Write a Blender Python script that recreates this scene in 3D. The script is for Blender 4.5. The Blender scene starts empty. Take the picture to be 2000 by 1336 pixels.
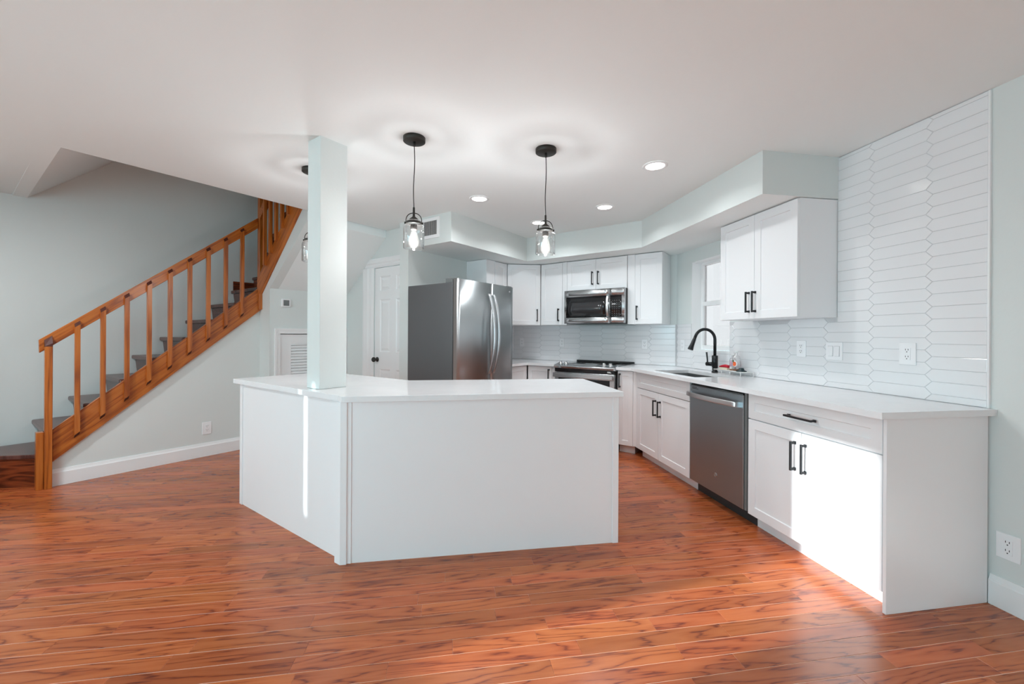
import bpy, bmesh, math, random
from mathutils import Vector, Matrix
C = bpy.context.scene.collection
S = 2 ** -0.5
rnd = random.Random(7)
PI = math.pi

# ------------------------------------------------------------------ camera, sky, sun, exposure
cam_d = bpy.data.cameras.new('camera')
cam = bpy.data.objects.new('camera', cam_d)
C.objects.link(cam)
bpy.context.scene.camera = cam
cam_d.sensor_width = 36.0
cam_d.lens = 808.667 / 2000 * 36
cam_d.shift_y = (654.6 - 668.0) / 2000
cam_d.clip_start = 0.05
_yaw, _roll = math.radians(9.2003), math.radians(0.3155)
_f = Vector((math.sin(_yaw), math.cos(_yaw), 0))
_r = Vector((math.cos(_yaw), -math.sin(_yaw), 0))
_u = Vector((0, 0, 1))
_r2 = math.cos(_roll) * _r + math.sin(_roll) * _u
_u2 = -math.sin(_roll) * _r + math.cos(_roll) * _u
m = Matrix((_r2, _u2, -_f)).transposed().to_4x4()
m.translation = (0, 0, 1.25)
cam.matrix_world = m

SKY = 7.0
SUN = 8.0
EXPO = 0.46
sc = bpy.context.scene
sc.view_settings.view_transform = 'Standard'
sc.view_settings.look = 'None'
sc.view_settings.exposure = EXPO
sc.view_settings.gamma = 1
sc.view_settings.use_curve_mapping = False
w = bpy.data.worlds.new('world')
sc.world = w
w.use_nodes = True
w.node_tree.nodes['Background'].inputs[0].default_value = (0.57, 0.89, 1.0, 1)
w.node_tree.nodes['Background'].inputs[1].default_value = SKY
sd = bpy.data.lights.new('sun', 'SUN')
sd.energy = SUN
sd.angle = math.radians(0.8)
sd.color = (0.86, 0.95, 0.98)
so = bpy.data.objects.new('sun', sd)
C.objects.link(so)
so.location = (-9, -1, 4)
so.rotation_euler = Vector((0.981, 0.196, -0.25)).to_track_quat('-Z', 'Y').to_euler()
sc.cycles.max_bounces = 10
sc.cycles.diffuse_bounces = 6
sc.cycles.glossy_bounces = 5
sc.cycles.transparent_max_bounces = 16
sc.cycles.sample_clamp_indirect = 6
sc.cycles.caustics_reflective = False
sc.cycles.caustics_refractive = False


def portal(name, loc, size, nrm):
    d = bpy.data.lights.new(name, 'AREA')
    d.shape = 'RECTANGLE'
    d.size, d.size_y = size
    d.cycles.is_portal = True
    o = bpy.data.objects.new(name, d)
    C.objects.link(o)
    o.location = loc
    o.rotation_euler = Vector(nrm).to_track_quat('-Z', 'Z').to_euler()


# openings: kitchen window, the wide rear glass doors, two windows in the left wall
portal('portal_kitchen', (2.72, 3.68, 1.56), (0.58, 0.9), (-1, 0, 0))
portal('portal_rear', (-2.6, -2.27, 1.08), (2.0, 2.1), (0, 1, 0))
portal('portal_left', (-3.82, 0.68, 1.56), (0.5, 1.3), (1, 0, 0))
portal('portal_side', (-3.82, -0.95, 1.05), (1.7, 2.0), (1, 0, 0))


# ------------------------------------------------------------------ helpers
def P(a, b, z=0.0):
    return Vector((S * (a - b), S * (a + b), z))


def zc(x):
    return 2.443 - 0.006 * x


class MB:
    def __init__(self):
        self.v, self.f, self.m, self.s = [], [], [], []

    def face(self, pts, mat=0, smooth=False):
        n = len(self.v)
        self.v += [tuple(p) for p in pts]
        self.f.append(list(range(n, n + len(pts))))
        self.m.append(mat)
        self.s.append(smooth)
        return self

    def prism(self, pts, vec, mat=0, cap=None):
        """closed solid: polygon pts swept by vec"""
        n = len(self.v)
        k = len(pts)
        vec = Vector(vec)
        self.v += [tuple(p) for p in pts] + [tuple(Vector(p) + vec) for p in pts]
        fs = [list(range(n, n + k))[::-1], list(range(n + k, n + 2 * k))]
        fs += [[n + i, n + (i + 1) % k, n + k + (i + 1) % k, n + k + i] for i in range(k)]
        self.f += fs
        self.m += [mat if cap is None else cap] * 2 + [mat] * k
        self.s += [False] * len(fs)
        return self

    def box(self, x0, y0, z0, x1, y1, z1, mat=0):
        return self.prism([(x0, y0, z0), (x1, y0, z0), (x1, y1, z0), (x0, y1, z0)], (0, 0, z1 - z0), mat)

    def rings(self, rings, mat=0, smooth=True, cap0=True, cap1=True, close=True):
        n = len(self.v)
        k = len(rings[0])
        for r in rings:
            self.v += [tuple(p) for p in r]
        for i in range(len(rings) - 1):
            for j in range(k if close else k - 1):
                a = n + i * k + j
                b = n + i * k + (j + 1) % k
                self.f.append([a, b, b + k, a + k])
                self.m.append(mat)
                self.s.append(smooth)
        if cap0:
            self.f.append([n + j for j in range(k)][::-1]); self.m.append(mat); self.s.append(False)
        if cap1:
            self.f.append([n + (len(rings) - 1) * k + j for j in range(k)]); self.m.append(mat); self.s.append(False)
        return self

    def lathe(self, prof, c=(0, 0, 0), n=28, mat=0, axis='z', cap0=True, cap1=True, smooth=True):
        rr = []
        for r, h in prof:
            ring = []
            for i in range(n):
                t = 2 * PI * i / n
                x, y = r * math.cos(t), r * math.sin(t)
                if axis == 'z': p = (c[0] + x, c[1] + y, c[2] + h)
                elif axis == 'y': p = (c[0] + x, c[1] - h, c[2] + y)
                else: p = (c[0] + h, c[1] + x, c[2] + y)
                ring.append(p)
            rr.append(ring)
        return self.rings(rr, mat, smooth, cap0, cap1)

    def tube(self, path, r, n=10, mat=0, smooth=True):
        path = [Vector(p) for p in path]
        rad = r if isinstance(r, (list, tuple)) else [r] * len(path)
        rr = []
        up = Vector((0.123, 0.37, 0.92)).normalized()
        prev = None
        for i, p in enumerate(path):
            d = (path[min(i + 1, len(path) - 1)] - path[max(i - 1, 0)]).normalized()
            if prev is None:
                x = d.cross(up).normalized()
            else:
                x = (prev - d * prev.dot(d)).normalized()
            prev = x
            y = d.cross(x)
            rr.append([p + (x * math.cos(2 * PI * j / n) + y * math.sin(2 * PI * j / n)) * rad[i] for j in range(n)])
        return self.rings(rr, mat, smooth)

    def strip(self, path, wv, tv, mat=0, e=0.35):
        """rounded bar swept along path; wv, tv half-extent vectors"""
        wv, tv = Vector(wv), Vector(tv)
        pw = lambda c: math.copysign(abs(c) ** e, c)
        n = 20
        rr = [[Vector(p) + wv * pw(math.cos(2 * PI * (j + 0.5) / n)) + tv * pw(math.sin(2 * PI * (j + 0.5) / n)) for j in range(n)] for p in path]
        return self.rings(rr, mat, True)

    def door(self, x0, x1, z0, z1, y=0.0, t=0.02, rail=0.058, rec=0.007, mat=0):
        """shaker front, outward = -y, outer face at y"""
        rail = min(rail, (x1 - x0) * 0.3, (z1 - z0) * 0.33)
        o = [(x0, z0), (x1, z0), (x1, z1), (x0, z1)]
        i = [(x0 + rail, z0 + rail), (x1 - rail, z0 + rail), (x1 - rail, z1 - rail), (x0 + rail, z1 - rail)]
        e = 0.003
        j = [(x0 + rail + e, z0 + rail + e), (x1 - rail - e, z0 + rail + e), (x1 - rail - e, z1 - rail - e), (x0 + rail + e, z1 - rail - e)]
        c = 0.0015
        oc = [(x0 + c, z0 + c), (x1 - c, z0 + c), (x1 - c, z1 - c), (x0 + c, z1 - c)]
        loops = [[(p[0], y + t, p[1]) for p in o], [(p[0], y + c, p[1]) for p in o], [(p[0], y, p[1]) for p in oc],
                 [(p[0], y, p[1]) for p in i], [(p[0], y + rec, p[1]) for p in j]]
        return self.rings(loops, mat, False)

    def handle(self, x, z, L, y=0.0, horiz=False, mat=0):
        """square bar pull centred at (x,z), outward -y"""
        def bx(u0, u1, v0, v1, y0, y1):
            if horiz: self.box(x + u0, y0, z + v0, x + u1, y1, z + v1, mat)
            else: self.box(x + v0, y0, z + u0, x + v1, y1, z + u1, mat)
        h = L / 2
        bx(-h, h, -0.0055, 0.0055, y - 0.036, y - 0.026)
        for sgn in (-1, 1):
            c = sgn * (h - 0.0085)
            bx(c - 0.0065, c + 0.0065, -0.005, 0.005, y - 0.0262, y - 0.009)
            bx(c - 0.0085, c + 0.0085, -0.007, 0.007, y - 0.009, y)
        return self

    def build(self, name, mats, parent=None, bevel=0.0, seg=1, normals=True):
        me = bpy.data.meshes.new(name)
        me.from_pydata(self.v, [], self.f)
        if not isinstance(mats, (list, tuple)): mats = [mats]
        for mt in mats: me.materials.append(mt)
        for i, p in enumerate(me.polygons):
            p.material_index = self.m[i]
            p.use_smooth = self.s[i]
        if normals:
            bm = bmesh.new(); bm.from_mesh(me)
            bmesh.ops.recalc_face_normals(bm, faces=bm.faces)
            bm.to_mesh(me); bm.free()
        o = bpy.data.objects.new(name, me)
        C.objects.link(o)
        if parent: o.parent = parent
        if bevel:
            bv = o.modifiers.new('bevel', 'BEVEL')
            bv.width = bevel; bv.segments = seg; bv.limit_method = 'ANGLE'
            bv.angle_limit = math.radians(50)
        return o


def tag(o, label, cat, group=None):
    o['label'] = label; o['category'] = cat
    if group: o['group'] = group
    return o


def struct(o):
    o['kind'] = 'structure'
    return o


def thing(name, label, cat, loc=(0, 0, 0), rot=0, group=None):
    o = bpy.data.objects.new(name, None)
    o.empty_display_size = 0.1
    C.objects.link(o)
    o.location = loc
    o.rotation_euler = (0, 0, math.radians(rot))
    return tag(o, label, cat, group)


def copy_tree(o, parent=None):
    c = o.copy(); C.objects.link(c)
    if parent: c.parent = parent
    for ch in list(o.children): copy_tree(ch, c)
    return c


# ------------------------------------------------------------------ materials
def mat(name, col, rough=0.5, metal=0.0, spec=0.5, **kw):
    mt = bpy.data.materials.new(name)
    mt.use_nodes = True
    b = mt.node_tree.nodes['Principled BSDF']
    b.inputs['Base Color'].default_value = (*col, 1)
    b.inputs['Roughness'].default_value = rough
    b.inputs['Metallic'].default_value = metal
    b.inputs['Specular IOR Level'].default_value = spec
    for k, v in kw.items():
        b.inputs[k].default_value = v
    return mt


def nd(mt, typ, **kw):
    n = mt.node_tree.nodes.new(typ)
    for k, v in kw.items():
        setattr(n, k, v)
    return n


def lk(mt, a, b):
    mt.node_tree.links.new(a, b)


def noise(mt, vec, scale, detail=2, rough=0.5, mapping=None, coord='Object'):
    if vec is None:
        tc = nd(mt, 'ShaderNodeTexCoord')
        vec = tc.outputs[coord]
    if mapping:
        mp = nd(mt, 'ShaderNodeMapping')
        mp.inputs['Scale'].default_value = mapping
        lk(mt, vec, mp.inputs['Vector'])
        vec = mp.outputs[0]
    n = nd(mt, 'ShaderNodeTexNoise')
    n.inputs['Scale'].default_value = scale
    n.inputs['Detail'].default_value = detail
    n.inputs['Roughness'].default_value = rough
    lk(mt, vec, n.inputs['Vector'])
    return n.outputs['Fac']


def bump(mt, fac, strength, dist=0.002):
    b = nd(mt, 'ShaderNodeBump')
    b.inputs['Strength'].default_value = strength
    b.inputs['Distance'].default_value = dist
    lk(mt, fac, b.inputs['Height'])
    lk(mt, b.outputs[0], mt.node_tree.nodes['Principled BSDF'].inputs['Normal'])


def ramp(mt, fac, stops):
    r = nd(mt, 'ShaderNodeValToRGB')
    e = r.color_ramp.elements
    while len(e) < len(stops): e.new(0.5)
    for i, (p, c) in enumerate(stops):
        e[i].position = p; e[i].color = (*c, 1)
    lk(mt, fac, r.inputs[0])
    return r.outputs[0]


M = {}
M['wall'] = mat('wall_paint', (0.69, 0.725, 0.71), 0.55, spec=0.3)
bump(M['wall'], noise(M['wall'], None, 60, 3), 0.12, 0.003)
M['ceil'] = mat('ceiling_paint', (0.85, 0.89, 0.885), 0.8, spec=0.2)
bump(M['ceil'], noise(M['ceil'], None, 40, 3), 0.1, 0.004)
M['white'] = mat('cabinet_white', (0.83, 0.83, 0.84), 0.32, spec=0.45)
M['gap'] = mat('carcass_shadow_gap', (0.55, 0.55, 0.55), 0.6)
M['trim'] = mat('trim_white', (0.84, 0.84, 0.84), 0.35)
M['black'] = mat('handle_black', (0.022, 0.022, 0.024), 0.38, metal=0.4)
M['matte'] = mat('faucet_black', (0.02, 0.021, 0.023), 0.33, metal=0.5)
M['bronze'] = mat('fixture_bronze', (0.035, 0.032, 0.028), 0.45, metal=0.5)
M['darkgrey'] = mat('fridge_side_grey', (0.105, 0.107, 0.11), 0.5)
bump(M['darkgrey'], noise(M['darkgrey'], None, 300, 2), 0.15, 0.001)
M['glassblack'] = mat('black_glass', (0.012, 0.012, 0.013), 0.06, spec=0.6)
M['window_dark'] = mat('oven_window', (0.03, 0.03, 0.032), 0.08, spec=0.6)
M['shade'] = mat('dark_plastic_and_shade', (0.03, 0.03, 0.03), 0.5)
M['tile'] = mat('tile_white', (0.80, 0.80, 0.81), 0.12, spec=0.5)
M['grout'] = mat('grout', (0.61, 0.61, 0.62), 0.8)
M['plate'] = mat('outlet_plate', (0.86, 0.86, 0.87), 0.3)
M['slot'] = mat('outlet_slot', (0.02, 0.02, 0.02), 0.6)
M['chrome'] = mat('chrome', (0.75, 0.75, 0.75), 0.15, metal=1.0)
M['wire'] = mat('white_wire', (0.75, 0.75, 0.74), 0.35)
M['red'] = mat('red_plastic', (0.55, 0.01, 0.03), 0.35)
M['cream'] = mat('cream', (0.75, 0.66, 0.5), 0.6)
M['tealblack'] = mat('dark_teal', (0.012, 0.03, 0.035), 0.45)
M['orange'] = mat('peach_orange', (0.85, 0.13, 0.03), 0.5)
M['leaf'] = mat('leaf_green', (0.06, 0.12, 0.03), 0.5)
M['label'] = mat('label_white', (0.8, 0.8, 0.78), 0.4)
M['pink'] = mat('pink_liquid', (0.75, 0.45, 0.6), 0.3)
M['brownstone'] = mat('brown_soap', (0.3, 0.12, 0.05), 0.5)
M['grey'] = mat('thermostat_grey', (0.16, 0.17, 0.17), 0.35)


def steel(name, col, rough, sc_):
    mt = mat(name, col, rough, metal=1.0)
    f = noise(mt, None, 1.0, 3, 0.6, mapping=sc_)
    mr = nd(mt, 'ShaderNodeMapRange')
    mr.inputs['To Min'].default_value = rough * 0.8
    mr.inputs['To Max'].default_value = rough * 1.25
    lk(mt, f, mr.inputs[0])
    lk(mt, mr.outputs[0], mt.node_tree.nodes['Principled BSDF'].inputs['Roughness'])
    bump(mt, f, 0.04, 0.001)
    b = mt.node_tree.nodes['Principled BSDF']
    tg = nd(mt, 'ShaderNodeTangent', direction_type='RADIAL', axis='Z')
    lk(mt, tg.outputs[0], b.inputs['Tangent'])
    b.inputs['Anisotropic'].default_value = 0.8
    b.inputs['Anisotropic Rotation'].default_value = 0.25
    return mt


M['steel'] = steel('stainless_steel', (0.55, 0.565, 0.575), 0.26, (3, 3, 400))
M['steelv'] = steel('stainless_steel_vertical_grain', (0.50, 0.525, 0.535), 0.36, (400, 400, 3))
M['steeldw'] = steel('dishwasher_steel', (0.37, 0.44, 0.475), 0.32, (400, 400, 3))
M['steelh'] = mat('handle_steel', (0.72, 0.72, 0.73), 0.3, metal=1.0)
M['sinksteel'] = mat('sink_steel', (0.27, 0.27, 0.27), 0.4, metal=1.0)

# quartz with faint veins
q = M['quartz'] = mat('white_quartz', (0.82, 0.82, 0.83), 0.12, spec=0.5)
f = noise(q, None, 2.2, 8, 0.65)
lk(q, ramp(q, f, [(0.3, (0.77, 0.77, 0.78)), (0.55, (0.83, 0.83, 0.84)), (0.8, (0.80, 0.80, 0.80))]), q.node_tree.nodes['Principled BSDF'].inputs['Base Color'])


def wood(name, stops, scale, rough, axis_map, spec=0.5, island=False, wav=9.0, rot=None, fine=0.75, lines=1.35, det=1.5, pores=None):
    mt = mat(name, (0.3, 0.1, 0.05), rough, spec=spec)
    nt = mt.node_tree
    b = nt.nodes['Principled BSDF']
    tc = nd(mt, 'ShaderNodeTexCoord')
    vec = tc.outputs['Object']
    if island:
        geo = nd(mt, 'ShaderNodeNewGeometry')
        mul = nd(mt, 'ShaderNodeVectorMath', operation='SCALE')
        cv = nd(mt, 'ShaderNodeCombineXYZ')
        cv.inputs[0].default_value = 57.0; cv.inputs[1].default_value = 23.0; cv.inputs[2].default_value = 11.0
        lk(mt, cv.outputs[0], mul.inputs[0]); lk(mt, geo.outputs['Random Per Island'], mul.inputs['Scale'])
        ad = nd(mt, 'ShaderNodeVectorMath', operation='ADD')
        lk(mt, vec, ad.inputs[0]); lk(mt, mul.outputs[0], ad.inputs[1])
        vec = ad.outputs[0]
    if rot:
        mr0 = nd(mt, 'ShaderNodeMapping'); mr0.inputs['Rotation'].default_value = rot
        lk(mt, vec, mr0.inputs['Vector']); vec = mr0.outputs[0]
    mp = nd(mt, 'ShaderNodeMapping'); mp.inputs['Scale'].default_value = axis_map
    lk(mt, vec, mp.inputs['Vector'])
    n1 = nd(mt, 'ShaderNodeTexNoise'); n1.inputs['Scale'].default_value = scale
    n1.inputs['Detail'].default_value = det; n1.inputs['Roughness'].default_value = 0.42; n1.inputs['Distortion'].default_value = 0.25
    lk(mt, mp.outputs[0], n1.inputs['Vector'])
    m1 = nd(mt, 'ShaderNodeMath', operation='MULTIPLY'); m1.inputs[1].default_value = wav
    lk(mt, n1.outputs['Fac'], m1.inputs[0])
    fr = nd(mt, 'ShaderNodeMath', operation='PINGPONG'); fr.inputs[1].default_value = 0.5
    lk(mt, m1.outputs[0], fr.inputs[0])
    # fine pores
    mp2 = nd(mt, 'ShaderNodeMapping'); mp2.inputs['Scale'].default_value = pores or tuple(v * (6 if v > 2 else 3) for v in axis_map)
    lk(mt, vec, mp2.inputs['Vector'])
    n2 = nd(mt, 'ShaderNodeTexNoise'); n2.inputs['Scale'].default_value = scale * 2.2; n2.inputs['Detail'].default_value = 3
    lk(mt, mp2.outputs[0], n2.inputs['Vector'])
    mx = nd(mt, 'ShaderNodeMath', operation='MULTIPLY_ADD'); mx.inputs[1].default_value = lines
    lk(mt, fr.outputs[0], mx.inputs[0])
    m2 = nd(mt, 'ShaderNodeMath', operation='MULTIPLY_ADD'); m2.inputs[1].default_value = fine; m2.inputs[2].default_value = 0.10 - fine * 0.5
    lk(mt, n2.outputs['Fac'], m2.inputs[0]); lk(mt, m2.outputs[0], mx.inputs[2])
    col = ramp(mt, mx.outputs[0], stops)
    if island:
        hs = nd(mt, 'ShaderNodeHueSaturation')
        mr = nd(mt, 'ShaderNodeMapRange'); mr.inputs['To Min'].default_value = 0.80; mr.inputs['To Max'].default_value = 1.18
        lk(mt, geo.outputs['Random Per Island'], mr.inputs[0]); lk(mt, mr.outputs[0], hs.inputs['Value'])
        fx = nd(mt, 'ShaderNodeMath', operation='MULTIPLY'); fx.inputs[1].default_value = 7.31
        lk(mt, geo.outputs['Random Per Island'], fx.inputs[0])
        ff = nd(mt, 'ShaderNodeMath', operation='FRACT'); lk(mt, fx.outputs[0], ff.inputs[0])
        mh = nd(mt, 'ShaderNodeMapRange'); mh.inputs['To Min'].default_value = 0.497; mh.inputs['To Max'].default_value = 0.504
        lk(mt, ff.outputs[0], mh.inputs[0]); lk(mt, mh.outputs[0], hs.inputs['Hue'])
        lk(mt, col, hs.inputs['Color']); col = hs.outputs[0]
    lk(mt, col, b.inputs['Base Color'])
    bm_ = nd(mt, 'ShaderNodeBump'); bm_.inputs['Strength'].default_value = 0.12; bm_.inputs['Distance'].default_value = 0.0015
    lk(mt, n2.outputs['Fac'], bm_.inputs['Height']); lk(mt, bm_.outputs[0], b.inputs['Normal'])
    return mt


M['floor'] = wood('oak_floor', [(0.0, (0.13, 0.024, 0.010)), (0.14, (0.22, 0.045, 0.017)), (0.27, (0.37, 0.086, 0.025)), (0.6, (0.42, 0.106, 0.032)), (1.0, (0.45, 0.120, 0.038))], 1.0, 0.25,
                  (1.1, 9.0, 1.0), island=True, wav=10.0, fine=0.75, lines=1.9, det=4, pores=(5.0, 130.0, 5.0))
M['floorgap'] = mat('floor_gap', (0.85, 0.55, 0.40), 0.6)
OAK = [(0.05, (0.24, 0.052, 0.007)), (0.35, (0.41, 0.104, 0.013)), (0.8, (0.50, 0.150, 0.024))]
M['oak'] = wood('stair_oak_sloped_grain', OAK, 1.4, 0.28, (0.8, 9, 16), wav=5, rot=(0, math.radians(40), 0), fine=0.9)
M['oakv'] = wood('stair_oak_upright_grain', OAK, 1.4, 0.28, (14, 14, 0.8), wav=4, fine=0.9)
M['oakb'] = wood('stair_oak_upper_grain', OAK, 1.4, 0.28, (9, 0.8, 16), wav=5, rot=(math.radians(43), 0, 0), fine=0.9)
M['oakend'] = mat('stair_oak_end_grain', (0.07, 0.012, 0.006), 0.5)
M['tread'] = wood('stair_tread', [(0.1, (0.075, 0.026, 0.02)), (0.5, (0.125, 0.048, 0.038)), (0.9, (0.15, 0.062, 0.05))], 1.2, 0.26, (12, 1.2, 1.2), wav=4)
M['riserwood'] = wood('riser_wood', [(0.1, (0.06, 0.01, 0.003)), (0.5, (0.17, 0.032, 0.01)), (0.9, (0.25, 0.055, 0.015))], 1.2, 0.3, (1.5, 1.5, 12), wav=6)

# clear glass: mostly see-through, with reflections growing at the rim
def glass(name, tint, rim, base):
    mt = bpy.data.materials.new(name); mt.use_nodes = True
    nt = mt.node_tree; nt.nodes.clear()
    out = nd(mt, 'ShaderNodeOutputMaterial')
    tr = nd(mt, 'ShaderNodeBsdfTransparent'); tr.inputs[0].default_value = (*tint, 1)
    gl = nd(mt, 'ShaderNodeBsdfGlossy'); gl.inputs['Roughness'].default_value = 0.03
    lw = nd(mt, 'ShaderNodeLayerWeight'); lw.inputs[0].default_value = 0.35
    mr = nd(mt, 'ShaderNodeMapRange'); mr.inputs['To Min'].default_value = base; mr.inputs['To Max'].default_value = rim
    lk(mt, lw.outputs['Facing'], mr.inputs[0])
    mx = nd(mt, 'ShaderNodeMixShader')
    lk(mt, mr.outputs[0], mx.inputs[0]); lk(mt, tr.outputs[0], mx.inputs[1]); lk(mt, gl.outputs[0], mx.inputs[2])
    lk(mt, mx.outputs[0], out.inputs[0])
    return mt


M['glass'] = glass('clear_glass', (0.992, 0.995, 0.995), 0.85, 0.05)
M['pane'] = glass('window_glass', (0.96, 0.97, 0.97), 0.4, 0.04)
M['sky_dim'] = glass('sky_dimming_glass', (0.42, 0.345, 0.33), 0.3, 0.04)  # tint dims the bright sky behind the pane and cancels its blue cast


def emit(name, col, st):
    mt = bpy.data.materials.new(name); mt.use_nodes = True
    nt = mt.node_tree; nt.nodes.clear()
    out = nd(mt, 'ShaderNodeOutputMaterial')
    e = nd(mt, 'ShaderNodeEmission'); e.inputs[0].default_value = (*col, 1); e.inputs[1].default_value = st
    lk(mt, e.outputs[0], out.inputs[0])
    return mt


bm_ = bpy.data.materials.new('lit_bulb_glass'); bm_.use_nodes = True
bm_.node_tree.nodes.clear()
_o = nd(bm_, 'ShaderNodeOutputMaterial'); _t = nd(bm_, 'ShaderNodeBsdfTransparent'); _e = nd(bm_, 'ShaderNodeEmission'); _m = nd(bm_, 'ShaderNodeMixShader')
_e.inputs[0].default_value = (1, 0.97, 0.92, 1); _e.inputs[1].default_value = 2.2; _m.inputs[0].default_value = 0.13
lk(bm_, _t.outputs[0], _m.inputs[1]); lk(bm_, _e.outputs[0], _m.inputs[2]); lk(bm_, _m.outputs[0], _o.inputs[0])
M['bulb'] = bm_
M['lamp'] = emit('downlight_lens', (1.0, 0.98, 0.96), 9.0)
M['filament'] = emit('glowing_filament', (1.0, 0.96, 0.88), 22.0)

# ------------------------------------------------------------------ floor: planks along X, one mesh
fb = MB()
PW, CH = 0.0815, 0.0012
X0, X1, Y0, Y1 = -4.95, 3.1, -2.3, 7.3
fb.face([(X0, Y0, -0.0011), (X1, Y0, -0.0011), (X1, Y1, -0.0011), (X0, Y1, -0.0011)], 1)
row = 0
y = 1.553 - PW * 47
while y < Y1:
    x = X0 - rnd.random() * 0.9
    while x < X1:
        L = rnd.choice((0.35, 0.5, 0.62, 0.8, 0.95, 1.15)) * rnd.uniform(0.9, 1.1)
        xa, xb = max(x, X0), min(x + L, X1)
        if xb - xa > 0.02:
            g, ge = 0.0013, 0.0002
            o = [(xa + ge, y + g), (xb - ge, y + g), (xb - ge, y + PW - g), (xa + ge, y + PW - g)]
            i = [(xa + ge + 0.0012, y + g + 0.0004), (xb - ge - 0.0012, y + g + 0.0004), (xb - ge - 0.0012, y + PW - g - 0.0004), (xa + ge + 0.0012, y + PW - g - 0.0004)]
            fb.rings([[(p[0], p[1], -0.003) for p in o], [(p[0], p[1], -0.0008) for p in o], [(p[0], p[1], 0.0) for p in i]], 0, False, cap0=False)
        x += L
    y += PW
struct(fb.build('floor', [M['floor'], M['floorgap']]))
sub = MB().box(X0, Y0, -0.12, X1, Y1, -0.006)
struct(sub.build('floor_slab', M['grout']))

# ------------------------------------------------------------------ room shell
XW = 2.551
def slabpoly(mb, pts, z0, th):
    """ceiling piece: underside follows zc"""
    low = [(p[0], p[1], zc(p[0])) for p in pts]
    mb.prism(low, (0, 0, th))

cb = MB()
def xy(a, b): v = P(a, b); return (v.x, v.y)
slabpoly(cb, [(-4.95, -2.35), (2.71, -2.35), (2.71, 4.35), xy(4.92, 1.1), xy(4.92, 3.97), xy(3.0, 3.97), (-4.95, s_ := S * (2 * 3.97) - 4.95)], 0, 0.09)
slabpoly(cb, [xy(0.465, 3.97), xy(0.465, 5.82), (-4.95, S * (2 * 5.82) - 4.95), (-4.95, S * (2 * 3.97) - 4.95)], 0, 0.09)
struct(cb.build('ceiling', M['ceil']))

# right wall with the kitchen window hole
wb = MB()
WY0, WY1, WZ0, WZ1 = 3.387, 3.98, 1.10, 2.02
wb.box(XW, -2.35, 0, XW + 0.16, WY0, 2.60)
wb.box(XW, WY1, 0, XW + 0.16, 4.33, 2.60)
wb.box(XW, WY0, 0, XW + 0.16, WY1, WZ0)
wb.box(XW, WY0, WZ1, XW + 0.16, WY1, 2.60)
struct(wb.build('wall_right', M['wall']))

def abwall(name, a0, a1, b0, b1, z0, z1, mt='wall'):
    mb = MB()
    mb.prism([P(a0, b0, z0), P(a1, b0, z0), P(a1, b1, z0), P(a0, b1, z0)], (0, 0, z1 - z0))
    return struct(mb.build(name, M[mt]))

abwall('wall_stove', 4.82, 4.93, 1.10, 3.55, 0, 2.6)
abwall('wall_alcove', 2.895, 4.93, 3.44, 3.577, 0, 2.445)
# passage wall with the six-panel door opening
A_D = 3.025
mb = MB()
def abbox(mb, a0, a1, b0, b1, z0, z1, mat_=0):
    mb.prism([P(a0, b0, z0), P(a1, b0, z0), P(a1, b1, z0), P(a0, b1, z0)], (0, 0, z1 - z0), mat_)
abbox(mb, A_D, A_D + 0.11, 4.205, 4.85, 0, 2.445)
abbox(mb, A_D, A_D + 0.11, 3.58, 4.205, 2.035, 2.445)
struct(mb.build('wall_passage', M['wall']))
# closet wall with thermostat and low louvered door
B_T = 4.76
mb = MB()
A_S = 2.105
abbox(mb, A_S + 0.09, 2.21, B_T, B_T + 0.1, 0, 1.752)
abbox(mb, 2.21, 2.98, B_T, B_T + 0.1, 1.255, 1.752)
abbox(mb, 2.98, A_D, B_T, B_T + 0.1, 0, 1.752)
struct(mb.build('wall_closet', M['wall']))
# side of the upper flight, and the wall under the lower flight
def zst2(b): return 1.78 + 0.93 * (4.84 - b)          # underside of the upper stringer
def zsof(b): return 1.745 + (B_T - b) * 0.80           # sloped soffit under the upper flight
mb = MB()
pr = [(5.0, 0), (5.0, zst2(5.0)), (3.99, zst2(3.99)), (3.99, zsof(3.99)), (B_T, 1.745), (B_T, 0)]
mb.prism([P(A_S, b, z) for b, z in pr], P(0.09, 0))
struct(mb.build('wall_stairside', M['wall']))
mb = MB()
pr = [(0.535, 0), (0.535, 0.20), (2.1, 1.525), (A_S, 1.75), (A_S, 0)]
mb.prism([P(a, 5.0, z) for a, z in pr], P(0, 0.07))
struct(mb.build('wall_understair', M['wall']))
# sloped soffit and header below the upper flight
mb = MB()
mb.prism([P(A_S + 0.09, B_T + 0.1, 1.752 - 0.0), P(A_S + 0.09, B_T, 1.745), P(A_S + 0.09, 3.985, zsof(3.985)), P(A_S + 0.09, 3.985, 2.46), P(A_S + 0.09, 4.1, 2.46)], P(A_D - A_S - 0.09, 0))
struct(mb.build('ceiling_stair_soffit', M['ceil']))
# long stair wall and the enclosed stairwell above the ceiling
B_W = 5.71
mb = MB()
abbox(mb, -1.6, 3.13, B_W, B_W + 0.1, 0, 3.75)
struct(mb.build('wall_stair', M['wall']))
mb = MB()
abbox(mb, A_D, A_D + 0.11, 4.85, B_W, 0, 3.75)
abbox(mb, A_D, A_D + 0.11, 3.97, 4.85, 2.46, 3.75)
abbox(mb, 0.4, A_D + 0.11, 3.86, 3.965, 2.545, 3.75)
struct(mb.build('wall_stairwell', M['wall']))
mb = MB()
sl = 0.91
mb.prism([P(0.465, 3.97, 2.46), P(0.465 + 1.25, 3.97, 2.46 + 1.25 * sl), P(3.1, 3.97, 2.46 + 1.25 * sl), P(3.1, 3.97, 3.72), P(0.38, 3.97, 3.72), P(0.38, 3.97, 2.46)], P(0, B_W - 3.97))
struct(mb.build('ceiling_stairwell', M['ceil']))
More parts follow.
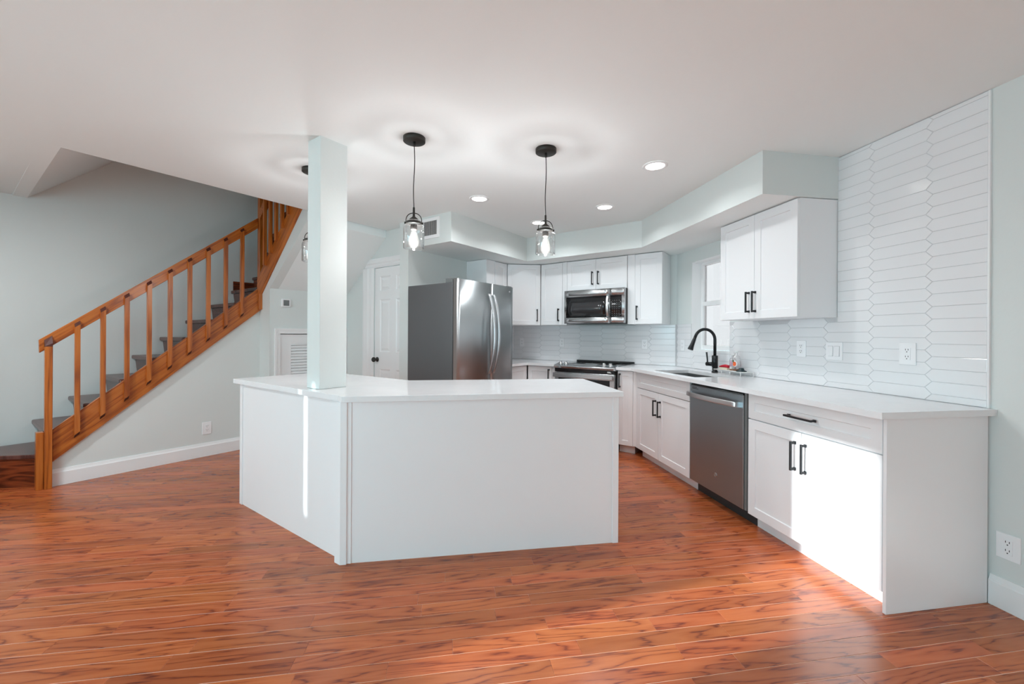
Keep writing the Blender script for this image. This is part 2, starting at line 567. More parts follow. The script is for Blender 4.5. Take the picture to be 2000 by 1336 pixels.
# rear and left walls, with their windows and a sun slit
mb = MB()
mb.box(-3.9, -2.35, 0, -3.6, -2.2, 2.6)
mb.box(-1.6, -2.35, 0, 2.551, -2.2, 2.6)
mb.box(-3.6, -2.35, 2.13, -1.6, -2.2, 2.6)
struct(mb.build('wall_rear', M['wall']))
mb = MB()
LX0, LX1 = -3.9, -3.75
ya, yb, yc, yd, ye = -2.2, 0.42, 0.936, 2.065, 2.108
LZ0, LZ1 = 0.91, 2.22
mb.box(LX0, ya, 0, LX1, -1.8, 2.6); mb.box(LX0, -1.8, 2.05, LX1, -0.1, 2.6); mb.box(LX0, -0.1, 0, LX1, yb, 2.6)
mb.box(LX0, yb, 0, LX1, yc, LZ0); mb.box(LX0, yb, LZ1, LX1, yc, 2.6)
mb.box(LX0, yc, 0, LX1, yd, 2.6)
mb.box(LX0, yd, 0, LX1, ye, 0.89); mb.box(LX0, yd, 1.74, LX1, ye, 2.6)
mb.box(LX0, ye, 0, LX1, 3.1, 2.6)
mb.box(-4.95, 3.0, 0, LX0, 3.1, 2.6)
struct(mb.build('wall_left', M['wall']))

# soffit over the kitchen run
SZ = 2.155
pts = [P(2.895, 3.44), P(2.895, 2.82), P(4.21, 2.82)]
ix = S * 0 + 1.983
pts += [Vector((ix, 4.21 / S - ix, 0)), Vector((ix, 2.338, 0)), Vector((XW, 2.338, 0)), Vector((XW, 4.82 / S - XW, 0)), P(4.82, 3.44)]
mb = MB()
n = len(pts)
lo = [(p.x, p.y, SZ) for p in pts]
hi = [(p.x, p.y, zc(p.x) + 0.01) for p in pts]
mb.face(lo[::-1], 1)
for i in range(n):
    j = (i + 1) % n
    mb.face([lo[i], lo[j], hi[j], hi[i]])
mb.face(hi)
struct(mb.build('wall_soffit', [M['wall'], M['ceil']]))

# baseboards
def bbprof(h=0.14):
    return [(0, 0), (0.016, 0), (0.016, h - 0.03), (0.012, h - 0.022), (0.009, h - 0.012), (0.006, h), (0, h)]
mb = MB()
mb.prism([(XW - d, -2.2, z) for d, z in bbprof()], (0, 2.2 + 1.568, 0))
struct(mb.build('baseboard_right', M['trim']))
mb = MB()
mb.prism([P(0.542, 5.0 - d, z) for d, z in bbprof(0.135)], P(1.563, 0))
mb.prism([P(A_S - d, 5.0, z) for d, z in bbprof(0.135)], P(0, -0.24))
struct(mb.build('baseboard_understair', M['trim']))
mb = MB()
mb.prism([P(A_D - d, 4.425, z) for d, z in bbprof(0.135)], P(0, B_T - 4.425))
struct(mb.build('baseboard_passage', M['trim']))

# ------------------------------------------------------------------ support post on the peninsula
mb = MB()
pp = [P(1.345, 2.40), P(1.525, 2.40), P(1.525, 2.545), P(1.345, 2.545)]
lo = [(p.x, p.y, 0.9155) for p in pp]; hi = [(p.x, p.y, zc(p.x) + 0.004) for p in pp]
mb.rings([lo, hi], 0, False)
tag(mb.build('support_post', M['wall'], bevel=0.004, seg=2), 'pale green square support post rising from the peninsula countertop to the ceiling', 'post')

# ------------------------------------------------------------------ windows
def window_frame(name, loc, rot, W, z0, z1, depth, rail=None, parts=1, pane='pane'):
    """local x along the wall, outward room side = -y"""
    t = bpy.data.objects.new(name, None); C.objects.link(t); struct(t)
    t.location = loc; t.rotation_euler = (0, 0, math.radians(rot))
    fr = MB(); f_ = 0.035
    fr.box(0, 0, z0, f_, depth, z1); fr.box(W - f_, 0, z0, W, depth, z1)
    fr.box(f_, 0, z0, W - f_, depth, z0 + f_ + 0.01); fr.box(f_, 0, z1 - f_, W - f_, depth, z1)
    for k in range(1, parts):
        fr.box(W * k / parts - 0.04, 0, z0 + f_, W * k / parts + 0.04, depth, z1 - f_)
    fr.build('window_frame', M['trim'], t, bevel=0.003)
    if rail:
        MB().box(f_, 0.004, rail - 0.022, W - f_, depth - 0.004, rail + 0.022).build('meeting_rail', M['trim'], t, bevel=0.002)
    MB().box(f_ * 0.6, depth * 0.5 - 0.002, z0 + f_ * 0.6, W - f_ * 0.6, depth * 0.5 + 0.002, z1 - f_ * 0.6).build('window_pane', M[pane], t)
    return t
w1 = window_frame('window_1', (XW + 0.10, WY1, 0), -90, WY1 - WY0, WZ0 + 0.012, WZ1, 0.05, rail=1.585, pane='sky_dim')
MB().box(0, -0.10, WZ0, WY1 - WY0, 0.0, WZ0 + 0.012).build('window_sill', M['trim'], w1)
rv = MB()
Wd = WY1 - WY0
rv.box(0, -0.0995, WZ0 + 0.012, 0.006, 0.0, WZ1); rv.box(Wd - 0.006, -0.0995, WZ0 + 0.012, Wd, 0, WZ1); rv.box(0.006, -0.0995, WZ1 - 0.006, Wd - 0.006, 0, WZ1)
rv.build('window_reveal', M['trim'], w1)
window_frame('window_2', (-1.6, -2.23, 0), 180, 2.0, 0.02, 2.13, 0.05, parts=2)
window_frame('window_3', (-3.83, yb, 0), 90, yc - yb, LZ0, LZ1, 0.05)
window_frame('sun_slit', (-3.84, yd - 0.035, 0), 90, ye - yd + 0.07, 0.855, 1.775, 0.03)  # unseen slit, shaped to throw the thin sun stripe on the peninsula
window_frame('window_5', (-3.83, -1.8, 0), 90, 1.7, 0.02, 2.05, 0.05, parts=2)

# ------------------------------------------------------------------ doors
d1 = bpy.data.objects.new('door_1', None); C.objects.link(d1); struct(d1)
d1.location = P(A_D, 4.41, 0); d1.rotation_euler = (0, 0, math.radians(-45))
# local x -> -b, y -> +a ; opening x 0.205..0.83
cs = MB()
cp = [(0, 0), (0.0, -0.012), (0.03, -0.02), (0.10, -0.02), (0.125, -0.011), (0.17, -0.011), (0.19, -0.004), (0.205, 0.0)]
cs.prism([(x, y_, 0) for x, y_ in cp], (0, 0, 2.035))
cs.prism([(0.0, y_ if y_ else 0.0, 2.035 + (0.205 - x) * 0.52) for x, y_ in cp], (0.83, 0, 0))
cs.build('door_casing', M['trim'], d1)
db = MB()
dx0, dx1 = 0.21, 0.97
yF, dt = 0.012, 0.035
# six raised panels on a slab
def panel(mb, x0, x1, z0, z1, y):
    r = [(x0, z0), (x1, z0), (x1, z1), (x0, z1)]
    def ins(d): return [(x0 + d, z0 + d), (x1 - d, z0 + d), (x1 - d, z1 - d), (x0 + d, z1 - d)]
    mb.rings([[(p[0], y, p[1]) for p in r], [(p[0], y + 0.008, p[1]) for p in ins(0.012)], [(p[0], y + 0.008, p[1]) for p in ins(0.02)], [(p[0], y + 0.002, p[1]) for p in ins(0.045)]], 0, False, cap0=False)
xs = [dx0, dx0 + 0.095, dx0 + 0.285, dx0 + 0.385, dx0 + 0.575, dx1]
zs = [0.012, 0.23, 0.845, 1.045, 1.66, 1.76, 1.93, 2.03]
for i in range(5):
    for k in range(7):
        if i in (1, 3) and k in (1, 3, 5): panel(db, xs[i], xs[i + 1], zs[k], zs[k + 1], yF)
        else: db.face([(xs[i], yF, zs[k]), (xs[i + 1], yF, zs[k]), (xs[i + 1], yF, zs[k + 1]), (xs[i], yF, zs[k + 1])])
db.face([(dx0, yF + dt, 0.012), (dx1, yF + dt, 0.012), (dx1, yF + dt, 2.03), (dx0, yF + dt, 2.03)])
db.face([(dx0, yF, 0.012), (dx0, yF + dt, 0.012), (dx0, yF + dt, 2.03), (dx0, yF, 2.03)])
db.build('door_leaf', M['trim'], d1)
kb = MB().lathe([(0.028, 0), (0.028, 0.006), (0.012, 0.012), (0.012, 0.03), (0.027, 0.042), (0.03, 0.056), (0.022, 0.068), (0.004, 0.072)], (0.262, yF, 0.955), 20, axis='y')
kb.build('door_knob', M['bronze'], d1)

d2 = bpy.data.objects.new('door_2', None); C.objects.link(d2); struct(d2)
d2.location = P(2.155, B_T, 0); d2.rotation_euler = (0, 0, math.radians(45))
cs = MB()
cw = 0.055
cs.box(0, -0.014, 0, cw, 0, 1.31); cs.box(0.83, -0.014, 0, 0.868, 0, 1.31); cs.box(cw, -0.014, 1.253, 0.83, 0, 1.31)
cs.box(-0.0, -0.02, 0, 0.018, -0.014, 1.31); cs.box(0.018, -0.02, 1.293, 0.868, -0.014, 1.31)
cs.build('door_casing', M['trim'], d2)
dl = MB()
dl.box(cw + 0.006, 0.004, 0.01, 0.18, 0.034, 1.245); dl.box(0.70, 0.004, 0.01, 0.822, 0.034, 1.245)
dl.box(0.18, 0.004, 1.14, 0.70, 0.034, 1.245); dl.box(0.18, 0.004, 0.01, 0.70, 0.034, 0.14)
dl.box(0.18, 0.032, 0.14, 0.70, 0.035, 1.14, 1)  # dark sheet standing in for the shade behind the slats
dl.build('door_leaf', [M['trim'], M['shade']], d2)
lv = MB()
z = 0.15
while z < 1.135:
    lv.prism([(0.18, 0.003, z), (0.18, 0.007, z - 0.001), (0.18, 0.022, z + 0.029), (0.18, 0.018, z + 0.03)], (0.52, 0, 0))
    z += 0.0325
lv.build('louver_slats', M['trim'], d2)

# ------------------------------------------------------------------ tiled backsplash
def clip(poly, rect):
    u0, u1, v0, v1 = rect
    for ax, lim, sg in ((0, u0, 1), (0, u1, -1), (1, v0, 1), (1, v1, -1)):
        out = []
        for i in range(len(poly)):
            p, q_ = poly[i], poly[(i + 1) % len(poly)]
            dp, dq = sg * (p[ax] - lim), sg * (q_[ax] - lim)
            if dp >= 0: out.append(p)
            if dp * dq < 0:
                t = dp / (dp - dq)
                out.append((p[0] + t * (q_[0] - p[0]), p[1] + t * (q_[1] - p[1])))
        poly = out
        if len(poly) < 3: return []
    return poly

def offset(poly, d):
    n = len(poly); out = []
    A_ = sum(poly[i][0] * poly[(i + 1) % n][1] - poly[(i + 1) % n][0] * poly[i][1] for i in range(n))
    sg = 1 if A_ > 0 else -1
    L = []
    for i in range(n):
        p, q_ = poly[i], poly[(i + 1) % n]
        dx, dy = q_[0] - p[0], q_[1] - p[1]
        l = math.hypot(dx, dy)
        nx, ny = -dy / l * sg, dx / l * sg
        L.append((nx, ny, nx * p[0] + ny * p[1] + d))
    for i in range(n):
        a, b = L[i - 1], L[i]
        det = a[0] * b[1] - a[1] * b[0]
        if abs(det) < 1e-6: return None
        out.append(((a[2] * b[1] - a[1] * b[2]) / det, (a[0] * b[2] - a[2] * b[0]) / det))
    return out

def area(poly):
    return abs(sum(poly[i][0] * poly[(i + 1) % len(poly)][1] - poly[(i + 1) % len(poly)][0] * poly[i][1] for i in range(len(poly)))) / 2

def tilework(mb, J0, Z0, Lp, rects, to3, th=0.009, ext=None):
    """picket tiles: joints at u=J0+k*Lp, lines at z=Z0 (even columns)"""
    H, tip = 0.066, 0.0165
    er = ext or rects
    us = [r[0] for r in er] + [r[1] for r in er]
    vs = [r[2] for r in er] + [r[3] for r in er]
    k0, k1 = int((min(us) - J0) / Lp) - 2, int((max(us) - J0) / Lp) + 2
    for k in range(k0, k1 + 1):
        ua, ub = J0 + k * Lp, J0 + (k + 1) * Lp
        zoff = Z0 - (H / 2 if k % 2 else 0)
        r0, r1 = int((min(vs) - zoff) / H) - 2, int((max(vs) - zoff) / H) + 2
        for r in range(r0, r1 + 1):
            z0_ = zoff + r * H
            g = 0.0011
            hx = [(ua + tip, z0_), (ub - tip, z0_), (ub + tip, z0_ + H / 2), (ub - tip, z0_ + H), (ua + tip, z0_ + H), (ua - tip, z0_ + H / 2)]
            rcs = rects(hx) if callable(rects) else rects
            for rc in rcs:
                pl = clip(hx, rc)
                if not pl: continue
                pl = [p for i, p in enumerate(pl) if math.hypot(p[0] - pl[i - 1][0], p[1] - pl[i - 1][1]) > 1e-5]
                if len(pl) < 3 or area(pl) < 2e-5: continue
                base = offset(pl, g)
                top = offset(pl, g + 0.0016)
                if base is None or top is None or area(top) > area(pl) or area(base) < 1e-5: continue
                # discard offsets that turned inside out on slivers
                if min(p[0] for p in top) < min(p[0] for p in pl) or max(p[0] for p in top) > max(p[0] for p in pl): continue
                if min(p[1] for p in top) < min(p[1] for p in pl) or max(p[1] for p in top) > max(p[1] for p in pl): continue
                cu, cv = sum(p[0] for p in top) / len(top), sum(p[1] for p in top) / len(top)
                tx, tz = rnd.uniform(-0.0022, 0.0022), rnd.uniform(-0.006, 0.006)
                mb.rings([[to3(p[0], p[1], 0.002) for p in base], [to3(p[0], p[1], th - 0.0012) for p in base],
                          [to3(p[0], p[1], th + (p[0] - cu) * tx + (p[1] - cv) * tz) for p in top]], 0, False, cap0=False)

bs = bpy.data.objects.new('tile_backsplash', None); C.objects.link(bs)
tag(bs, 'glossy white picket tile backsplash on the right wall, reaching the ceiling beside the wall cabinet', 'backsplash')
TZ0 = 0.916
mb = MB()
TB = 1.379
ztop = zc(XW) - 0.004
t3 = lambda u, z, d: (XW - d, u, z)
def region(hx):
    """which clean rectangle(s) a tile is cut by, so no false cut lines show"""
    if max(p[1] for p in hx) <= TB + 0.02: return [(1.580, WY0 - 0.002, TZ0, TB)] if min(p[0] for p in hx) > 2.3 or max(p[0] for p in hx) > 2.3 else [(1.580, 2.5, TZ0, TB + 0.02)]
    return [(1.580, 2.343, TZ0, ztop)]
tilework(mb, 1.822, 2.370 - 22 * 0.066, 0.302, region, t3, ext=[(1.580, WY0, TZ0, ztop)])
tilework(mb, 1.822, 2.370 - 22 * 0.066, 0.302, [(WY0 - 0.002, WY1 + 0.002, TZ0, WZ0), (WY1 + 0.002, 4.255, TZ0, TB)], t3)
mb.build('tiles', M['tile'], bs)
gr = MB()
for r in ((1.574, 2.343, TZ0, ztop + 0.002), (2.343, WY0, TZ0, TB), (WY0, WY1, TZ0, WZ0 - 0.001), (WY1, 4.262, TZ0, TB)):
    gr.box(XW - 0.006, r[0], r[2], XW - 0.0005, r[1], r[3])
gr.build('grout', M['grout'], bs)
MB().box(XW - 0.0115, 1.571, TZ0, XW - 0.0005, 1.579, ztop).build('edge_trim', M['trim'], bs)
bk = bpy.data.objects.new('tile_backsplash', None); C.objects.link(bk)
tag(bk, 'glossy white picket tile backsplash behind the range in the back corner of the kitchen', 'backsplash')
mb = MB()
tilework(mb, 1.503, 1.313 - 6 * 0.066, 0.297, [(1.222, 3.435, TZ0, TB)], lambda u, z, d: P(4.82 - d, u, z))
tilework(mb, 4.2, 1.313 - 6 * 0.066, 0.297, [(3.79, 4.81, TZ0, TB)], lambda u, z, d: P(u, 3.44 - d, z))
mb.build('tiles', M['tile'], bk)
gr = MB()
abbox(gr, 4.814, 4.8195, 1.215, 3.44, TZ0, TB); abbox(gr, 3.79, 4.814, 3.434, 3.4395, TZ0, TB)
gr.build('grout', M['grout'], bk)

# ------------------------------------------------------------------ cabinets
def base_cab(label, loc, rot, W, D, spec, filler=0.0, top=0.884, kick=True, group=None, btop=None):
    t = thing('base_cabinet', label, 'cabinet', loc, rot, group)
    b = MB(); b.box(0.001, 0.0205, 0.095, W - 0.001, D, btop or top)
    b.build('body', M['white'], t)
    if kick: MB().box(0.001, 0.075, 0, W - 0.001, D - 0.01, 0.095).build('toe_kick', M['white'], t)
    if filler:
        MB().box(W, 0.004, 0.095, W + filler, 0.03, top).build('filler_strip', M['white'], t)
    for kind, x0, x1, z0, z1, h in spec:
        o = MB().door(x0, x1, z0, z1, 0.0).build(kind, M['white'], t)
        if h:
            hx, hz, L, hor = h
            MB().handle(hx, hz, L, 0.0, hor).build('handle', M['black'], o, bevel=0.001)
    return t

XF = 1.966
# right run, near to far (local x runs towards the camera)
t = base_cab('white base cabinet with a wide drawer over two doors, right of the dishwasher', (XF, 2.434, 0), -90, 2.434 - 1.586, XW - XF - 0.003,
         [('drawer', 0.003, 0.845, 0.717, 0.876, (0.414, 0.797, 0.185, True)),
          ('door', 0.003, 0.410, 0.092, 0.711, (0.372, 0.575, 0.165, False)),
          ('door', 0.414, 0.845, 0.092, 0.711, (0.442, 0.575, 0.165, False))])
MB().box(2.434 - 1.585, -0.001, 0, 2.434 - 1.569, XW - XF - 0.018, 0.884).build('end_panel', M['white'], t, bevel=0.001)
t = base_cab('white sink base cabinet with a blank front over two doors, left of the dishwasher', (XF, 4.043, 0), -90, 4.043 - 3.086, XW - XF - 0.003,
         [('drawer_front', 0.030, 0.953, 0.719, 0.876, None),
          ('door', 0.030, 0.451, 0.092, 0.713, (0.409, 0.57, 0.15, False)),
          ('door', 0.455, 0.953, 0.092, 0.713, (0.493, 0.57, 0.15, False))], btop=0.69)
MB().box(0.0, 0.001, 0.092, 0.0285, 0.0205, 0.884).build('filler_strip', M['white'], t)
# stove wall right and left of the range
AF = 4.25
base_cab('narrow white base cabinet with one tall door, squeezed between range and sink corner', P(AF, 1.674), -45, 0.171, 0.56,
         [('door', 0.004, 0.169, 0.092, 0.876, (0.03, 0.775, 0.15, False))], filler=0.035)
base_cab('white base cabinet left of the range, half hidden by the peninsula', P(AF, 2.832), -45, 0.402, 0.56,
         [('door', 0.012, 0.347, 0.092, 0.876, (0.317, 0.775, 0.15, False)), ('door_stile', 0.349, 0.401, 0.092, 0.876, None)])
base_cab('white base cabinet tucked between refrigerator and back corner', P(3.785, 2.83), 45, 0.465, 0.60,
         [('door', 0.01, 0.455, 0.092, 0.876, None)])

def wall_cab(label, loc, rot, W, D, z0, z1, spec, sides=None):
    t = thing('wall_cabinet', label, 'cabinet', (loc[0], loc[1], z0), rot)
    H = z1 - z0
    MB().box(0.001, 0.0205, 0, W - 0.001, D, H).build('body', M['white'], t)
    for x0, x1, h in spec:
        o = MB().door(x0, x1, 0.002, H - 0.004, 0.0).build('door', M['white'], t)
        if h: MB().handle(h[0], h[1] - z0, 0.155, 0.0).build('handle', M['black'], o, bevel=0.001)
    return t

UZ0, UZ1 = 1.379, 2.150
wall_cab('two-door white shaker wall cabinet hung on the right wall beside the window', (2.245, 3.105, 0), -90, 3.105 - 2.345, XW - 2.245 - 0.001, UZ0, UZ1,
         [(0.002, 0.379, (0.332, 1.505)), (0.382, 0.758, (0.396, 1.505))])
wall_cab('single-door white wall cabinet right of the microwave, its side facing the window', P(4.50, 1.662), -45, 0.382, 0.318, UZ0, UZ1,
         [(0.087, 0.380, (0.112, 1.503))])
MB().box(0.003, 0.006, 0, 0.084, 0.02, UZ1 - UZ0).build('filler_strip', M['white'], bpy.data.objects['wall_cabinet.001'])
wall_cab('short two-door white cabinet mounted right above the microwave', P(4.50, 2.420), -45, 0.757, 0.318, 1.786, UZ1,
         [(0.003, 0.377, (0.338, 1.924)), (0.380, 0.754, (0.412, 1.924))])
t = wall_cab('narrow white wall cabinet with a filler strip, left of the microwave', P(4.50, 2.795), -45, 0.374, 0.318, UZ0, UZ1,
         [(0.004, 0.308, (0.262, 1.504))])
MB().box(0.310, 0.006, 0, 0.372, 0.02, UZ1 - UZ0).build('filler_strip', M['white'], t)
# diagonal corner cabinet
c0, c1 = P(4.215, 3.118), P(4.498, 2.798)
cw_ = (c1 - c0).length
ang = math.degrees(math.atan2(c1.y - c0.y, c1.x - c0.x))
t = thing('wall_cabinet', 'white diagonal corner wall cabinet with one wide door, above the back corner', 'cabinet', (c0.x, c0.y, UZ0), ang)
inv = Matrix.Rotation(-math.radians(ang), 4, 'Z')
body = [inv @ (p - c0) for p in (P(4.215, 3.118), P(4.498, 2.798), P(4.815, 2.798), P(4.815, 3.435), P(4.215, 3.435))]
body[0].y += 0.021; body[1].y += 0.021
MB().prism([(p.x, p.y, 0) for p in body], (0, 0, UZ1 - UZ0)).build('body', M['white'], t)
o = MB().door(0.004, cw_ - 0.004, 0.002, UZ1 - UZ0 - 0.004, 0.0).build('door', M['white'], t)
MB().handle(cw_ - 0.045, 1.504 - UZ0, 0.155, 0.0).build('handle', M['black'], o, bevel=0.001)
t = wall_cab('white wall cabinet beside the refrigerator, only its side and slim front showing above it', P(3.805, 3.12), 45, 0.408, 0.318, UZ0, UZ1,
         [(0.165, 0.404, None)])
MB().box(0.002, 0.004, 0, 0.162, 0.02, UZ1 - UZ0).build('filler_strip', M['white'], t)

# ------------------------------------------------------------------ countertops
CT0, CT1 = 0.885, 0.915
def slab(name, polys, loops, label):
    mb = MB()
    for p in polys:
        mb.face([(v[0], v[1], CT1) for v in p]); mb.face([(v[0], v[1], CT0) for v in p][::-1])
    for L in loops:
        for i in range(len(L)):
            a, b = L[i], L[(i + 1) % len(L)]
            mb.face([(a[0], a[1], CT0), (b[0], b[1], CT0), (b[0], b[1], CT1), (a[0], a[1], CT1)])
    return tag(mb.build(name, M['quartz'], normals=False), label, 'countertop')

CF = 1.912
kink = (CF, 4.215 / S - CF)
W_ = XW - 0.001
SX0, SX1, SY0, SY1 = 2.01, 2.385, 3.09, 3.77
aw = 4.82 - 0.001
back = [(W_, aw / S - W_), xy(aw, 1.677), xy(4.215, 1.677), kink]
slab('countertop', [[(CF, 1.547), (W_, 1.547), (W_, SY0), (CF, SY0)], [(CF, SY0), (SX0, SY0), (SX0, SY1), (CF, SY1)],
                    [(SX1, SY0), (W_, SY0), (W_, SY1), (SX1, SY1)], [(CF, SY1), (W_, SY1)] + back],
     [[(CF, 1.547), (W_, 1.547), (W_, aw / S - W_), xy(aw, 1.677), xy(4.215, 1.677), kink], [(SX0, SY0), (SX0, SY1), (SX1, SY1), (SX1, SY0)]],
     'long white quartz countertop with the sink cut-out, along the right wall')
cl = [xy(3.782, 2.80), xy(4.215, 2.80), xy(4.215, 2.428), xy(aw, 2.428), xy(aw, 3.439), xy(3.782, 3.439)]
slab('countertop', [cl], [cl], 'small white quartz countertop in the back corner between refrigerator and range')

# peninsula
pt = [xy(1.283, 3.475), xy(1.283, 2.100), (-0.548, 2.338), (1.060, 2.345), (1.060, 3.09), (-0.256, 3.115), xy(2.03, 3.475)]
mb = MB()
mb.prism([(p[0], p[1], CT0 - 0.003) for p in pt], (0, 0, 0.033))
tag(mb.build('countertop', M['quartz'], bevel=0.002, seg=2), 'white quartz countertop of the angled peninsula, with the support post standing on it', 'countertop')
pn = thing('peninsula', 'white panelled L-shaped kitchen peninsula base in the middle of the room', 'peninsula', (-0.52, 2.365, 0))
off = Vector((-0.52, 2.365, 0))
def loc2(p): return (p[0] - off.x, p[1] - off.y)
def pprism(name, pts, z0, z1, bev=0.0):
    return MB().prism([(*loc2(p), z0) for p in pts], (0, 0, z1 - z0)).build(name, M['white'], pn, bevel=bev)
TOPZ = 0.8815
pprism('body', [xy(1.318, 3.40), xy(1.318, 2.09), (-0.54, 2.382), (1.03, 2.382), (1.03, 3.05), (-0.25, 3.05), xy(1.95, 2.42), xy(1.95, 3.40)], 0.0, TOPZ)
pprism('front_panel', [(-0.50, 2.371), (1.004, 2.371), (1.004, 2.383), (-0.50, 2.383)], 0.0, TOPZ)
pprism('end_trim', [(1.002, 2.363), (1.039, 2.363), (1.039, 2.39), (1.002, 2.39)], 0.0, TOPZ, 0.0015)
pprism('corner_trim', [(-0.555, 2.357), (-0.522, 2.357), (-0.515, 2.385), (-0.575, 2.405), (-0.592, 2.392)], 0.0, TOPZ, 0.0015)
pprism('front_edge_trim', [(-0.522, 2.366), (-0.499, 2.366), (-0.499, 2.38), (-0.522, 2.38)], 0.0, TOPZ, 0.001)
pprism('side_panel', [xy(1.309, 3.37), xy(1.309, 2.11), xy(1.32, 2.11), xy(1.32, 3.37)], 0.0, TOPZ)
pprism('end_trim', [xy(1.301, 3.403), xy(1.301, 3.365), xy(1.33, 3.365), xy(1.33, 3.403)], 0.0, TOPZ, 0.0015)

# ------------------------------------------------------------------ refrigerator
FW = 0.912
fr = thing('refrigerator', 'stainless french-door refrigerator with dark grey side in the alcove', 'refrigerator', P(2.860, 2.70, 0), 45)
MB().box(0.0, 0.064, 0.03, FW, 0.70, 1.752).build('case', M['darkgrey'], fr, bevel=0.004)
MB().box(0.02, 0.09, 0.0, FW - 0.02, 0.68, 0.03).build('base', M['shade'], fr)
def fdoor(x0, x1, z0, z1):
    mb = MB(); N = 10
    fr_ = []
    ring0 = []
    for i in range(N + 1):
        u = i / N
        xg = (x0 + (x1 - x0) * u)
        g = xg / FW * 2 - 1
        ring0.append((xg, 0.012 * g * g, 0))
    prof = [(x0 + 0.002, 0.055)] + [(p[0], p[1]) for p in ring0] + [(x1 - 0.002, 0.055)]
    mb.rings([[(p[0], p[1], z0) for p in prof], [(p[0], p[1], z1) for p in prof]], 0, False)
    for i in range(N + 2):
        if 0 < i <= N: mb.s[i] = True
    return mb
fL = fdoor(0.004, 0.495, 0.742, 1.785).build('door', M['steelv'], fr)
fR = fdoor(0.502, FW - 0.004, 0.742, 1.785).build('door', M['steelv'], fr)
fD = fdoor(0.004, FW - 0.004, 0.06, 0.732).build('freezer_drawer', M['steelv'], fr)
MB().box(0.006, 0.052, 0.06, FW - 0.006, 0.066, 1.78).build('door_gasket', M['shade'], fr)
def bow(x, par, dx):
    pth = []
    N = 30
    for i in range(N + 1):
        u = i / N
        o_ = math.sin(PI * u) ** 0.75
        pth.append((x + dx * o_, -0.012 - 0.078 * o_, 0.85 + 0.825 * u))
    mb = MB().strip(pth, (0.0145, 0, 0), (0, 0.009, 0))
    return mb.build('handle', M['steelh'], par)
bow(0.462, fL, 0.0); bow(0.536, fR, 0.0)
for hx_ in (0.012, FW - 0.082): MB().box(hx_, 0.02, 1.7525, hx_ + 0.07, 0.17, 1.795).build('hinge_cover', M['grey'], fr, bevel=0.003)
MB().lathe([(0.011, 0), (0.011, 0.003), (0.004, 0.004)], (FW - 0.07, 0.007, 1.728), 20, axis='y').build('badge', M['chrome'], fR)
MB().tube([(0.2, -0.06, 0.69), (0.2, -0.06, 0.692), (0.71, -0.06, 0.692), (0.71, -0.06, 0.69)], 0.01).box(0.2, -0.06, 0.68, 0.22, 0.01, 0.70).box(0.69, -0.06, 0.68, 0.71, 0.01, 0.70).build('handle', M['steel'], fD)

# ------------------------------------------------------------------ badge: ring with looping script
def badge(parent, x, y, z, r):
    mb = MB().lathe([(r, 0), (r, 0.002), (r * 0.9, 0.0028), (r * 0.86, 0.0016)], (x, y, z), 24, axis='y')
    pth = [(x + r * 0.5 * math.cos(t) + r * 0.12 * math.cos(3 * t), y - 0.0022, z + r * 0.5 * math.sin(t) - r * 0.15 * math.sin(2 * t)) for t in [i * PI * 1.7 / 16 for i in range(17)]]
    mb.tube(pth, r * 0.08, 6, 1)
    return mb.build('badge', [M['steel'], M['grey']], parent)

# ------------------------------------------------------------------ microwave
mw = thing('microwave', 'stainless over-the-range microwave with black window and keypad', 'microwave', P(4.42, 2.415, 1.392), -45)
MW, MH = 0.757, 0.391
MB().box(0.004, 0.035, 0.004, MW - 0.004, 0.395, MH - 0.002).build('body', M['shade'], mw)
def curved(x0, x1, z0, z1, y0=0.0, t=0.03, bul=0.014):
    mb = MB(); N = 8
    pr = [(x0, y0 + t)]
    for i in range(N + 1):
        xx = x0 + (x1 - x0) * i / N
        g = xx / MW * 2 - 1
        pr.append((xx, y0 - bul * (1 - g * g)))
    pr.append((x1, y0 + t))
    mb.rings([[(p[0], p[1], z0) for p in pr], [(p[0], p[1], z1) for p in pr]], 0, False)
    for i in range(1, N + 1): mb.s[i] = True
    return mb
dr = MB()
DX = 0.587
for a in ((0.004, DX, 0.0, 0.068), (0.004, DX, 0.312, MH), (0.004, 0.028, 0.068, 0.312), (0.545, DX, 0.068, 0.312)):
    q_ = curved(*a)
    n0 = len(dr.v)
    dr.v += q_.v; dr.f += [[i + n0 for i in f_] for f_ in q_.f]; dr.m += q_.m; dr.s += q_.s
dr = dr.build('door', M['steel'], mw)
curved(0.028, 0.545, 0.068, 0.312, 0.004).build('door_window', M['glassblack'], dr)
curved(0.07, 0.50, 0.095, 0.245, 0.0035).build('window_screen', M['window_dark'], dr)
hp = [(0.565, -0.012 - 0.035 * math.sin(PI * i / 12) ** 0.6, 0.07 + 0.25 * i / 12) for i in range(13)]
MB().strip(hp, (0.013, 0, 0), (0, 0.006, 0)).build('handle', M['steelh'], dr)
cp_ = MB()
for a in ((DX + 0.002, MW - 0.004, 0.0, 0.068), (DX + 0.002, MW - 0.004, 0.312, MH), (0.72, MW - 0.004, 0.068, 0.312)):
    q_ = curved(*a)
    n0 = len(cp_.v)
    cp_.v += q_.v; cp_.f += [[i + n0 for i in f_] for f_ in q_.f]; cp_.m += q_.m; cp_.s += q_.s
cp_ = cp_.build('control_panel', M['steel'], mw)
curved(DX + 0.002, 0.72, 0.068, 0.312, 0.003).build('keypad', M['glassblack'], cp_)
kp = MB()
for i in range(4):
    for j in range(8):
        x_ = 0.612 + i * 0.026; z_ = 0.085 + j * 0.024
        g = x_ / MW * 2 - 1
        kp.box(x_ - 0.005, 0.0022 - 0.014 * (1 - g * g), z_ - 0.0022, x_ + 0.005, 0.006 - 0.014 * (1 - g * g), z_ + 0.0022)
kp.build('keypad_markings', M['grey'], cp_)
